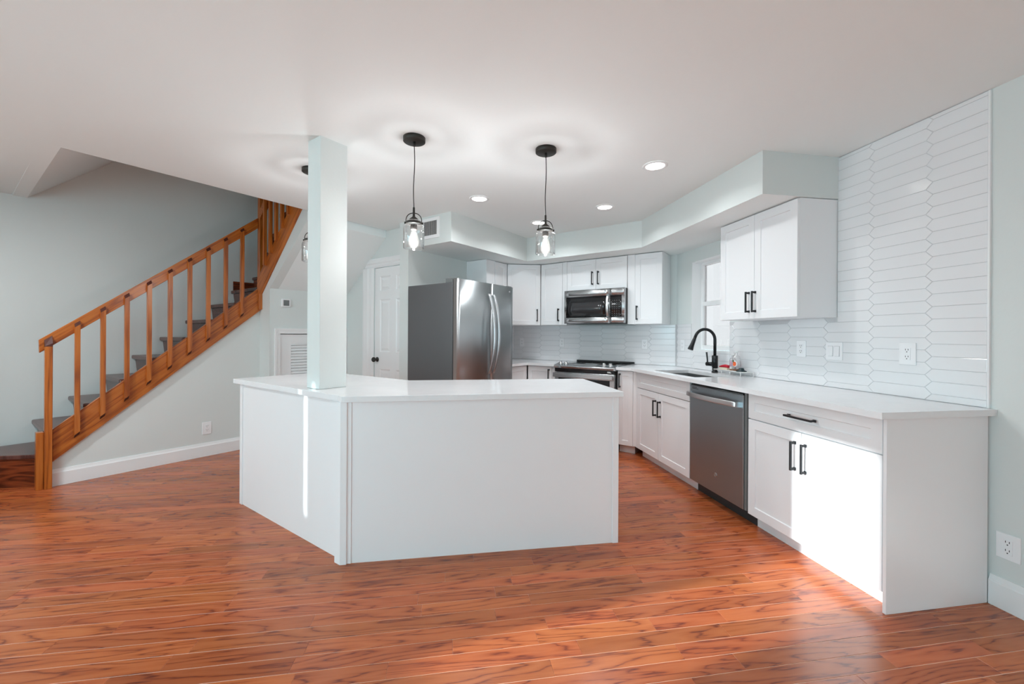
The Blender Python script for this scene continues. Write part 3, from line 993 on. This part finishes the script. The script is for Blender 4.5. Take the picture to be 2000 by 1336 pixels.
badge(dr, 0.335, -0.0135, 0.35, 0.011)
MB().box(0.02, 0.03, -0.004, MW - 0.02, 0.38, 0.004).build('grease_filter', M['shade'], mw)

# ------------------------------------------------------------------ range
st = thing('range', 'stainless slide-in electric range with black glass cooktop in the back corner', 'range', P(4.195, 2.420, 0), -45)
SW = 0.742
MB().box(0.004, 0.05, 0.02, SW - 0.004, 0.605, 0.905).build('body', M['shade'], st)
ct = MB().box(0.0, 0.085, 0.905, SW, 0.60, 0.922).build('cooktop', M['glassblack'], st, bevel=0.002)
rg = MB()
for x_, y_, r_ in ((0.2, 0.22, 0.09), (0.2, 0.45, 0.075), (0.56, 0.22, 0.11), (0.56, 0.45, 0.075)):
    rg.lathe([(r_, 0.0), (r_, 0.0004), (r_ - 0.003, 0.0004), (r_ - 0.003, 0)], (x_, y_, 0.9222), 32)
rg.build('burner_ring', M['grey'], ct)
MB().box(0.0, 0.572, 0.9225, SW, 0.60, 0.943).build('vent_trim', M['shade'], ct, bevel=0.004, seg=2)
cpn = MB().prism([(0, -0.012, 0.898), (0, 0.0, 0.908), (0, 0.085, 0.930), (0, 0.10, 0.924), (0, 0.10, 0.86), (0, 0.006, 0.872)], (SW, 0, 0)).build('control_panel', M['steel'], st, bevel=0.002)
MB().prism([(0.24, 0.018, 0.9128), (0.52, 0.018, 0.9128), (0.52, 0.07, 0.9265), (0.24, 0.07, 0.9265)], (0, 0, 0.0006)).build('display', M['grey'], cpn)
for x_ in (0.065, 0.135, 0.60, 0.675):
    kx = MB()
    nrm = Vector((0, -0.25, 0.97)).normalized()
    c_ = Vector((x_, 0.042, 0.919))
    rr = []
    for r_, h_ in ((0.023, 0), (0.023, 0.006), (0.017, 0.01), (0.0155, 0.03), (0.012, 0.032)):
        u_ = Vector((1, 0, 0)); v_ = nrm.cross(u_)
        rr.append([c_ + nrm * h_ + (u_ * math.cos(2 * PI * i / 20) + v_ * math.sin(2 * PI * i / 20)) * r_ for i in range(20)])
    kx.rings(rr)
    kx.build('knob', M['chrome'], cpn)
MB().box(0.01, 0.002, 0.835, SW - 0.01, 0.06, 0.873).build('vent_band', M['glassblack'], st)
od = MB().box(0.008, 0.0, 0.18, SW - 0.008, 0.045, 0.832).build('oven_door', M['steel'], st, bevel=0.003)
MB().box(0.06, -0.003, 0.28, SW - 0.06, 0.002, 0.765).build('oven_window', M['glassblack'], od)
oh = MB()
oh.box(0.012, -0.055, 0.776, SW - 0.012, -0.035, 0.826)
oh.box(0.02, -0.036, 0.785, 0.05, 0.001, 0.817); oh.box(SW - 0.05, -0.036, 0.785, SW - 0.02, 0.001, 0.817)
oh.build('handle', M['steel'], od, bevel=0.004, seg=2)
MB().box(0.655, 0.0, 0.848, 0.70, 0.002, 0.853).box(0.655, 0.0, 0.857, 0.69, 0.002, 0.863).build('maker_mark', M['label'], st)
MB().box(0.008, 0.0, 0.03, SW - 0.008, 0.045, 0.175).build('warming_drawer', M['steel'], st, bevel=0.003)

# ------------------------------------------------------------------ dishwasher
dw = thing('dishwasher', 'stainless dishwasher with bowed bar handle, under the right-hand counter', 'dishwasher', (XF, 3.083, 0), -90)
DWW = 0.640
MB().box(0.004, 0.03, 0.10, DWW - 0.006, 0.57, 0.872).build('tub', M['shade'], dw)
dd = MB().box(0.004, -0.004, 0.098, DWW - 0.028, 0.028, 0.858).build('door', M['steeldw'], dw, bevel=0.004, seg=2)
MB().box(0.012, 0.0, 0.8585, DWW - 0.036, 0.03, 0.866).build('control_strip', M['glassblack'], dw)
hp = [(0.012 + 0.565 * i / 16, -0.034 - 0.028 * math.sin(PI * i / 16), 0.79) for i in range(17)]
MB().strip(hp, (0, 0, 0.0175), (0, 0.006, 0)).box(0.008, -0.04, 0.773, 0.03, -0.004, 0.807).box(0.562, -0.04, 0.773, 0.584, -0.004, 0.807).build('handle', M['steelh'], dd)
badge(dd, 0.33, -0.004, 0.235, 0.015)
MB().box(0.035, -0.0046, 0.832, 0.115, -0.004, 0.837).box(0.035, -0.0046, 0.841, 0.095, -0.004, 0.846).build('maker_mark', M['shade'], dd)
MB().box(0.0, 0.075, 0.0, DWW + 0.005, 0.40, 0.098).build('toe_kick', M['shade'], dw)
MB().box(DWW - 0.026, 0.004, 0.098, DWW - 0.004, 0.03, 0.872).build('side_strip', M['grey'], dw)

# ------------------------------------------------------------------ sink, faucet, caddy
sk = thing('sink', 'undermount stainless kitchen sink sunk in the counter under the window', 'sink', ((SX0 + SX1) / 2, (SY0 + SY1) / 2, 0.70))
hx, hy = (SX1 - SX0) / 2, (SY1 - SY0) / 2
r0 = [(-hx, -hy, 0.1845), (hx, -hy, 0.1845), (hx, hy, 0.1845), (-hx, hy, 0.1845)]
r1 = [(p[0] * 0.97, p[1] * 0.98, 0.012) for p in r0]
r2 = [(p[0] * 0.90, p[1] * 0.94, 0.0) for p in r0]
ro = [(p[0] * 1.03, p[1] * 1.02, 0.1845) for p in r0]
rb = [(p[0] * 1.0, p[1] * 1.0, -0.003) for p in r0]
MB().rings([rb, ro, r0, r1, r2], 0, False).build('basin', M['sinksteel'], sk)
MB().lathe([(0.045, 0), (0.045, 0.002), (0.035, 0.003), (0.03, -0.001)], (0.05, 0, 0.0005), 24).build('drain', M['chrome'], sk)

fc = thing('faucet', 'matte black pull-down gooseneck kitchen faucet behind the sink', 'faucet', (2.462, 3.475, 0.9155))
MB().lathe([(0.027, 0), (0.027, 0.012), (0.022, 0.014), (0.022, 0.045), (0.026, 0.047), (0.026, 0.155), (0.02, 0.158)], (0, 0, 0), 24).build('body', M['matte'], fc)
R_ = 0.098
pth = [(0, 0, 0.15), (0, 0, 0.30)]
dirn = Vector((-0.985, 0.05, 0)).normalized()
for i in range(1, 19):
    t_ = PI * 0.90 * i / 18
    q_ = dirn * (R_ - R_ * math.cos(t_))
    pth.append((q_.x, q_.y, 0.30 + R_ * math.sin(t_)))
e1, e0 = Vector(pth[-1]), Vector(pth[-2])
dv = (e1 - e0).normalized()
MB().tube(pth, 0.0135, 14).build('spout', M['matte'], fc)
p_ = [e1 + dv * k for k in (0.0, 0.02, 0.03, 0.05, 0.085, 0.125, 0.13)]
MB().tube(p_, [0.0135, 0.0138, 0.016, 0.0165, 0.019, 0.025, 0.023], 18).build('spray_head', M['matte'], fc)
hd = Vector((-0.35, 0.93, 0))
MB().tube([(0, 0, 0.075), tuple(hd * 0.085 + Vector((0, 0, 0.075)))], 0.019, 18).build('valve', M['matte'], fc)
q_ = hd * 0.075
MB().tube([tuple(q_ + Vector((0, 0, 0.08))), tuple(q_ + Vector((-0.002, 0.0, 0.12))), tuple(q_ + Vector((-0.006, 0.006, 0.185)))], [0.006, 0.0065, 0.0085], 10).build('lever', M['matte'], fc)

rk = thing('wire_rack', 'small white wire sponge rack standing on the counter right of the faucet', 'rack', (2.42, 3.06, 0.9155))
mb = MB()
RX, RY, RZ = 0.105, 0.37, 0.036
mb.tube([(0, 0, RZ), (RX, 0, RZ), (RX, RY, RZ), (0, RY, RZ), (0, 0, RZ)], 0.0042, 8)
i = 0
while i * 0.017 < RY:
    mb.tube([(0, i * 0.017 + 0.006, RZ + 0.001), (RX, i * 0.017 + 0.006, RZ + 0.001)], 0.002, 6); i += 1
mb.build('tray', M['wire'], rk)
for x_, y_ in ((0.004, 0.03), (RX - 0.004, 0.03), (0.004, RY - 0.1), (RX - 0.004, RY - 0.1), (0.004, 0.16), (RX - 0.004, 0.0)):
    MB().tube([(x_, y_, 0.0), (x_, y_, RZ)], 0.004, 8).build('leg', M['wire'], rk)
RT = 0.9155 + RZ + 0.004
sp = thing('scrub_brush', 'red-handled scrub brush lying on the wire rack beside the faucet', 'brush', (2.455, 3.325, RT))
rr = []
for i in range(9):
    u = i / 8
    y_ = -0.055 + 0.11 * u
    h_ = 0.013 + 0.017 * math.sin(PI * min(1, u * 0.8 + 0.18))
    rr.append([(0.02 * math.cos(t_), y_, 0.016 + h_ * 0.5 + 0.5 * h_ * math.sin(t_)) for t_ in [2 * PI * k / 12 for k in range(12)]])
MB().rings(rr).build('grip', M['red'], sp)
MB().box(-0.017, -0.05, 0.0, 0.017, 0.05, 0.018).build('bristles', M['cream'], sp)
def bottle(name, label, loc, r, h, rot):
    b = thing(name, label, 'bottle', loc, rot)
    MB().lathe([(r * 0.92, 0), (r, 0.006), (r, h * 0.62), (r * 0.8, h * 0.78), (r * 0.36, h * 0.86), (r * 0.34, h)], (0, 0, 0), 20, cap1=False).build('shell', M['glass'], b)
    MB().lathe([(r * 0.4, 0), (r * 0.4, 0.012), (r * 0.3, 0.016)], (0, 0, h * 0.97), 14).build('cap', M['label'], b)
    return b
b1 = bottle('soap_bottle', 'clear soap bottle with a peach picture label, on the wire rack', (2.465, 3.195, RT), 0.034, 0.158, 215)
# curved label patch in front of the shell (local +x is out)
def patch(mb, r, a0, a1, z0, z1, n=8):
    for i in range(n):
        t0, t1 = a0 + (a1 - a0) * i / n, a0 + (a1 - a0) * (i + 1) / n
        mb.face([(r * math.cos(t0), r * math.sin(t0), z0), (r * math.cos(t1), r * math.sin(t1), z0), (r * math.cos(t1), r * math.sin(t1), z1), (r * math.cos(t0), r * math.sin(t0), z1)], 0, True)
def disc(mb, r, ca, cz, ra, rz, mt_=0):
    n = 18
    mb.face([(r * math.cos(ca + ra / r * math.cos(2 * PI * i / n)), r * math.sin(ca + ra / r * math.cos(2 * PI * i / n)), cz + rz * math.sin(2 * PI * i / n)) for i in range(n)], mt_)
mb = MB(); disc(mb, 0.0352, 0, 0.062, 0.019, 0.026, 0); disc(mb, 0.0356, -0.1, 0.06, 0.0145, 0.019, 1); disc(mb, 0.0358, -0.42, 0.083, 0.006, 0.012, 2)
mb.build('label', [M['label'], M['orange'], M['leaf']], b1)
b2 = bottle('soap_bottle', 'clear bottle of pink soap with a plain white label, left of the peach-label bottle', (2.485, 3.262, RT), 0.028, 0.13, 215)
mb = MB(); patch(mb, 0.0285, -0.8, 0.8, 0.006, 0.032)
mb.build('label', M['label'], b2)
MB().lathe([(0.024, 0.002), (0.025, 0.075), (0.02, 0.078)], (0, 0, 0), 18).build('liquid', M['pink'], b2)
sg = thing('sink_stopper', 'dark teal rubber sink stopper lying at the near end of the wire rack', 'stopper', (2.452, 3.115, RT))
MB().lathe([(0.04, 0), (0.04, 0.005), (0.022, 0.012), (0.02, 0.026), (0.012, 0.03)], (0, 0, 0), 22).build('stopper', M['tealblack'], sg)
tag(MB().box(2.44, 3.17, RT, 2.49, 3.25, RT + 0.012).build('soap_bar', M['brownstone'], bevel=0.004, seg=2), 'brown soap bar lying flat on the wire rack', 'soap')

# ------------------------------------------------------------------ outlets, switches, thermostat, vent
def outlet(label, loc, rot, W=0.078, H=0.118, face='duplex', group=None):
    t = thing('wall_switch' if face == 'switch' else 'wall_outlet', label, 'switch' if face == 'switch' else 'outlet', loc, rot, group)
    MB().box(-W / 2, -0.006, -H / 2, W / 2, 0, H / 2).build('cover_plate', M['plate'], t, bevel=0.002)
    if face == 'duplex':
        o = MB()
        o.box(-0.017, -0.0085, -0.034, 0.017, -0.005, 0.034)
        o = o.build('receptacle', M['plate'], t, bevel=0.001)
        s_ = MB()
        for cz in (-0.019, 0.019):
            s_.box(-0.008, -0.0088, cz + 0.0, -0.0055, -0.0083, cz + 0.009)
            s_.box(0.0055, -0.0088, cz + 0.0, 0.008, -0.0083, cz + 0.009)
            s_.lathe([(0.0028, 0), (0.0028, 0.0005)], (0, -0.0083, cz - 0.008), 10, axis='y')
        s_.build('slots', M['slot'], o)
    elif face == 'switch':
        for cx in (-0.023, 0.023):
            o = MB().prism([(cx - 0.0165, -0.005, -0.033), (cx - 0.0165, -0.011, -0.033), (cx - 0.0165, -0.007, 0.033), (cx - 0.0165, -0.005, 0.033)], (0.033, 0, 0))
            o.build('rocker', M['plate'], t)
            MB().box(cx - 0.0178, -0.0064, -0.034, cx + 0.0178, -0.0058, 0.034).build('rocker_gap', M['grey'], t)
    return t
TX = XW - 0.0095
outlet('white duplex outlet on the right wall tiles just below the right wall cabinet', (TX, 2.615, 1.163), -90)
outlet('white double rocker light switch on the right wall tiles between two outlets', (TX, 2.36, 1.156), -90, 0.118, 0.118, 'switch')
outlet('white duplex outlet on the right wall tiles nearest the end of the counter', (TX, 1.92, 1.158), -90, 0.085, 0.122)
outlet('white duplex outlet low on the painted right wall, beside the end panel', (XW, 1.505, 0.292), -90, 0.085, 0.118)
outlet('white outlet on the tiles left of the kitchen window', (TX, 4.125, 1.150), -90, 0.07, 0.115)
outlet('white outlet on the back wall tiles right of the range', P(4.8105, 1.565, 1.152), -45, 0.07, 0.115)
outlet('white outlet on the back wall tiles left of the range, under the narrow wall cabinet', P(4.8105, 2.655, 1.155), -45, 0.07, 0.115)
outlet('white outlet in the tiled back corner, close to the refrigerator', P(4.8105, 3.29, 1.150), -45, 0.07, 0.115)
outlet('white duplex outlet low on the wall under the stairs', P(1.610, 5.0, 0.284), 45, 0.08, 0.125)
th = thing('thermostat', 'white square thermostat with grey screen above the louvered door', 'thermostat', P(2.270, B_T, 1.594), 45)
MB().box(-0.047, -0.022, -0.045, 0.047, 0, 0.045).build('housing', M['plate'], th, bevel=0.004, seg=2)
MB().box(-0.031, -0.0235, -0.032, 0.031, -0.0215, 0.032).build('screen', M['grey'], th)

vt = thing('air_vent', 'white air vent grille with vertical slats on the soffit end, behind the front pendant', 'vent', P(2.895, 3.235, 2.215), -45)
VW, VH = 0.262, 0.205
mb = MB()
mb.box(0, -0.012, 0, VW, 0, 0.033); mb.box(0, -0.012, VH - 0.03, VW, 0, VH); mb.box(0, -0.012, 0.033, 0.033, 0, VH - 0.03); mb.box(VW - 0.036, -0.012, 0.033, VW, 0, VH - 0.03)
mb.build('frame', M['plate'], vt, bevel=0.002)
MB().box(0.033, -0.002, 0.033, VW - 0.036, -0.001, VH - 0.03).build('duct_shade_sheet', M['slot'], vt)  # black sheet standing in for the shade inside the duct
sl_ = MB()
for i in range(14):
    x_ = 0.036 + i * 0.0132
    sl_.prism([(x_, -0.003, 0.033), (x_ + 0.003, -0.003, 0.033), (x_ + 0.011, -0.011, 0.033), (x_ + 0.008, -0.011, 0.033)], (0, 0, VH - 0.063))
sl_.build('slats', M['plate'], vt)

# ------------------------------------------------------------------ ceiling lights
def downlight(x, y, label, power=None, spread=150):
    t = thing('recessed_light', label, 'ceiling light', (x, y, zc(x)), 0)
    MB().lathe([(0.085, -0.001), (0.085, -0.004), (0.066, -0.007), (0.062, -0.002)], (0, 0, 0), 32, cap0=False, cap1=False).build('trim_ring', M['trim'], t)
    MB().lathe([(0.064, -0.0035), (0.03, -0.0042), (0.001, -0.0044)], (0, 0, 0), 32).build('lens', M['lamp'], t)
    d = bpy.data.lights.new('downlight_lamp', 'AREA')
    d.shape = 'DISK'; d.size = 0.12; d.energy = power or DOWN; d.spread = math.radians(spread); d.color = (0.92, 0.97, 1.0)
    o = bpy.data.objects.new('downlight_lamp', d); C.objects.link(o); o.parent = t
    o.location = (0, 0, -0.012)
DOWN = 4.4
downlight(0.29, 3.615, 'round recessed ceiling light left of centre, between the two front pendants')
downlight(1.445, 3.625, 'round recessed ceiling light in front of the range, rightmost of the far row')
downlight(1.437, 2.685, 'round recessed ceiling light nearest the camera, over the aisle by the right-hand counter')
downlight(0.967, 4.26, 'round recessed ceiling light farthest back, partly behind the right pendant')

downlight(-3.2, 2.6, 'added out-of-view fill light on the ceiling, brightening the staircase', 24.0, 180)  # fill lamp added out of view to brighten the stair wall

def pendant(x, y, label, first=None):
    z = zc(x)
    if first:
        t = copy_tree(first); t.location = (x, y, z); t['label'] = label
        return t
    t = thing('pendant_light', label, 'pendant light', (x, y, z), 0, 'clear glass jar pendants over the peninsula')
    MB().lathe([(0.066, -0.0005), (0.066, -0.024), (0.063, -0.0265), (0.012, -0.0275)], (0, 0, 0), 36).build('canopy', M['bronze'], t)
    MB().lathe([(0.008, -0.027), (0.008, -0.05), (0.004, -0.055)], (0, 0, 0), 14).build('strain_relief', M['bronze'], t)
    pth = []
    for i in range(25):
        u = i / 24
        pth.append((0.003 * math.sin(u * 6.5), 0.002 * math.sin(u * 5), -0.05 - 0.375 * u))
    MB().tube(pth, 0.0028, 8).build('cord', M['black'], t)
    cz = -0.425
    so_ = MB().lathe([(0.004, cz + 0.004), (0.0065, cz), (0.0075, cz - 0.052), (0.016, cz - 0.06), (0.026, cz - 0.068), (0.027, cz - 0.076)], (0, 0, 0), 20).build('stem', M['bronze'], t)
    bd = MB().lathe([(0.0445, cz - 0.086), (0.0465, cz - 0.0865), (0.0465, cz - 0.0995), (0.0445, cz - 0.100), (0.0445, cz - 0.086)], (0, 0, 0), 32, cap0=False, cap1=False)
    for sg_ in (-1, 1): bd.box(sg_ * 0.05 - 0.006, -0.006, cz - 0.1, sg_ * 0.05 + 0.006, 0.006, cz - 0.088)
    bd.build('clamp_band', M['bronze'], t)
    hd_ = [(0.047 * math.cos(PI * i / 16), 0, cz - 0.09 + 0.058 * math.sin(PI * i / 16) ** 0.7) for i in range(17)]
    MB().tube(hd_, 0.0028, 8).build('bail_handle', M['bronze'], t)
    MB().lathe([(0.026, cz - 0.077), (0.042, cz - 0.080), (0.044, cz - 0.084), (0.044, cz - 0.104), (0.058, cz - 0.112), (0.0625, cz - 0.124), (0.0625, cz - 0.245), (0.0605, cz - 0.247), (0.0603, cz - 0.245), (0.0603, cz - 0.126)], (0, 0, 0), 40, cap0=False, cap1=False).build('glass_jar', M['glass'], t)
    MB().lathe([(0.02, cz - 0.10), (0.0205, cz - 0.13), (0.017, cz - 0.135)], (0, 0, 0), 20).build('socket', M['bronze'], t)
    bu = MB().lathe([(0.0135, cz - 0.134), (0.0145, cz - 0.142), (0.024, cz - 0.172), (0.0305, cz - 0.2), (0.029, cz - 0.222), (0.018, cz - 0.24), (0.002, cz - 0.246)], (0, 0, 0), 24, cap0=False).build('bulb', M['bulb'], t)
    fl = MB()
    for i in range(6):
        a_ = 2 * PI * i / 6
        a2 = a_ + 0.5
        fl.tube([(0.006 * math.cos(a_), 0.006 * math.sin(a_), cz - 0.150), (0.0125 * math.cos(a2), 0.0125 * math.sin(a2), cz - 0.222)], 0.0026, 6)
    fl.build('filament', M['filament'], bu)
    d = bpy.data.lights.new('pendant_lamp', 'POINT')
    d.energy = PEND; d.shadow_soft_size = 0.02; d.color = (0.97, 0.98, 1.0)
    o = bpy.data.objects.new('pendant_lamp', d); C.objects.link(o); o.parent = t; o.location = (0, 0, cz - 0.188)
    return t
PEND = 11.5
p1 = pendant(-0.190, 2.575, 'clear glass jar pendant right of the support post, in front of the air vent')
pendant(0.630, 2.575, 'clear glass jar pendant over the right end of the peninsula, rightmost of three', p1)
pendant(-0.962, 3.205, 'clear glass jar pendant half hidden behind the support post', p1)

# ------------------------------------------------------------------ staircase
sx = thing('staircase', 'orange wooden staircase with slatted railing climbing along the left wall', 'staircase', P(0.52, 4.97, 0), 45)
# local x -> +a, local y -> +b
def sl3(a, b, z): return (a - 0.52, b - 4.97, z)
def sprism(name, pts, b0, b1, mt, bev=0.0, mats=None):
    return MB().prism([sl3(a, b0, z) for a, z in pts], (0, b1 - b0, 0)).build(name, mats or M[mt], sx, bevel=bev)
sprism('stringer', [(0.545, 0.467), (2.075, 1.749), (2.126, 1.749), (2.126, 1.533), (0.64, 0.285), (0.545, 0.203)], 4.968, 5.0, 'oak', 0.002)
sprism('handrail', [(0.469, 1.191), (2.072, 2.533), (2.072, 2.419), (0.472, 1.087)], 4.968, 5.008, 'oak', 0.003)
def endcut(name, a0, a1, z0, z1, bf, bb, sl_top, sl_bot):
    """post whose ends are mitred towards the front and follow the slope"""
    mb = MB()
    d = bb - bf
    ring = lambda zf, zb: [sl3(a0, bf, zf[0]), sl3(a1, bf, zf[1]), sl3(a1, bb, zb[1]), sl3(a0, bb, zb[0])]
    dz = (a1 - a0)
    zt = (z1 - dz * sl_top / 2, z1 + dz * sl_top / 2)
    zb = (z0 - dz * sl_bot / 2, z0 + dz * sl_bot / 2)
    c_ = min(0.04, d)
    mb.rings([ring([z + c_ for z in zb], zb), ring([z - c_ for z in zt], zt)], 0, False)
    mb.m[-1] = 1; mb.m[-2] = 1
    return mb.build(name, [M['oakv'], M['oakend']], sx)
for k in range(9):
    a_ = 0.680 + 0.1536 * k
    endcut('baluster', a_ - 0.0165, a_ + 0.0165, 0.385 + 0.853 * 0.1536 * k, 1.338 + 0.845 * 0.1536 * k, 4.938, 4.968, 0.84, 0.84)
MB().box(*sl3(0.497, 4.925, 0), *sl3(0.540, 4.968, 1.14)).build('newel_post', M['oakv'], sx, bevel=0.002)
mb = MB().rings([[sl3(0.497, 4.925, 1.135), sl3(0.540, 4.925, 1.135), sl3(0.540, 4.968, 1.135), sl3(0.497, 4.968, 1.135)],
                 [sl3(0.497, 4.926, 1.142), sl3(0.540, 4.926, 1.165), sl3(0.540, 4.968, 1.225), sl3(0.497, 4.968, 1.19)]], 0, False)
mb.build('post_top', M['oakend'], sx)
MB().box(*sl3(0.455, 4.95, 0), *sl3(0.4965, 5.02, 0.455)).build('post_side_board', M['oakv'], sx, bevel=0.002)
MB().box(*sl3(2.074, 4.935, 1.52), *sl3(2.13, 4.99, 3.0)).build('newel_post', M['oakv'], sx, bevel=0.002)
# treads and risers of the lower flight
zt0 = 0.262
first = [(0.497, 5.045), (-0.13, 5.66), (-0.13, 5.70), (0.60, 5.70), (0.60, 5.045)]
MB().prism([sl3(a, b, zt0 - 0.035) for a, b in first], (0, 0, 0.035)).build('tread', M['tread'], sx, bevel=0.008, seg=2)
rs = [(0.497, 5.06), (-0.12, 5.675), (-0.12, 5.70), (0.497, 5.09)]
MB().prism([sl3(a, b, 0) for a, b in rs], (0, 0, zt0 - 0.036)).build('riser', M['riserwood'], sx)
for k in range(1, 9):
    a_ = 0.497 + 0.2255 * (k - 1); z_ = 0.462 + 0.187 * (k - 1)
    MB().box(*sl3(a_, 5.001, z_ - 0.04), *sl3(a_ + 0.255, B_W - 0.002, z_)).build('tread', M['tread'], sx, bevel=0.01, seg=2)
    zl = zt0 if k == 1 else z_ - 0.187
    MB().prism([sl3(a_ + 0.03, 5.001, z_ - 0.041), sl3(a_ + 0.045, 5.001, z_ - 0.041), sl3(a_ + 0.06, 5.001, zl), sl3(a_ + 0.045, 5.001, zl)], (0, B_W - 5.003, 0)).build('riser', M['tread'], sx)
# corner winder treads
MB().box(*sl3(2.31, 5.09, 1.92), *sl3(A_D - 0.004, B_W - 0.002, 1.958)).build('tread', M['tread'], sx, bevel=0.008)
MB().box(*sl3(2.33, 5.09, 1.77), *sl3(2.35, B_W - 0.002, 1.92)).build('riser', M['riserwood'], sx)
MB().box(*sl3(2.10, B_W - 0.022, 1.77), *sl3(2.33, B_W - 0.002, 1.885)).build('skirt_board', M['riserwood'], sx)
# upper flight, climbing towards the camera
def zu(b): return 1.99 + 0.91 * (4.85 - b)
MB().prism([sl3(2.072, b, z) for b, z in ((4.99, zst2(4.99)), (3.985, zst2(3.985)), (3.985, zu(3.985)), (4.99, zu(4.99)))], (0.032, 0, 0)).build('stringer', M['oakb'], sx)
MB().prism([sl3(2.072, b, z) for b, z in ((4.935, zu(4.935) + 0.60), (3.985, zu(3.985) + 0.60), (3.985, zu(3.985) + 0.71), (4.935, zu(4.935) + 0.71))], (0.035, 0, 0)).build('handrail', M['oak'], sx)
for k in range(6):
    b_ = 4.775 - 0.127 * k
    zb_ = zu(b_) - 0.07
    mb = MB().box(*sl3(2.043, b_ - 0.017, zb_), *sl3(2.072, b_ + 0.017, zb_ + 0.78))
    mb.build('baluster', M['oakv'], sx)
for k in range(4):
    b_ = 5.0 - 0.2255 * k; z_ = 2.14 + 0.187 * k
    MB().box(*sl3(2.105, b_ - 0.255, z_ - 0.04), *sl3(A_D - 0.004, b_, z_)).build('tread', M['tread'], sx)
    MB().box(*sl3(2.105, b_ - 0.045, z_ - 0.187), *sl3(A_D - 0.004, b_ - 0.03, z_ - 0.041)).build('riser', M['tread'], sx)
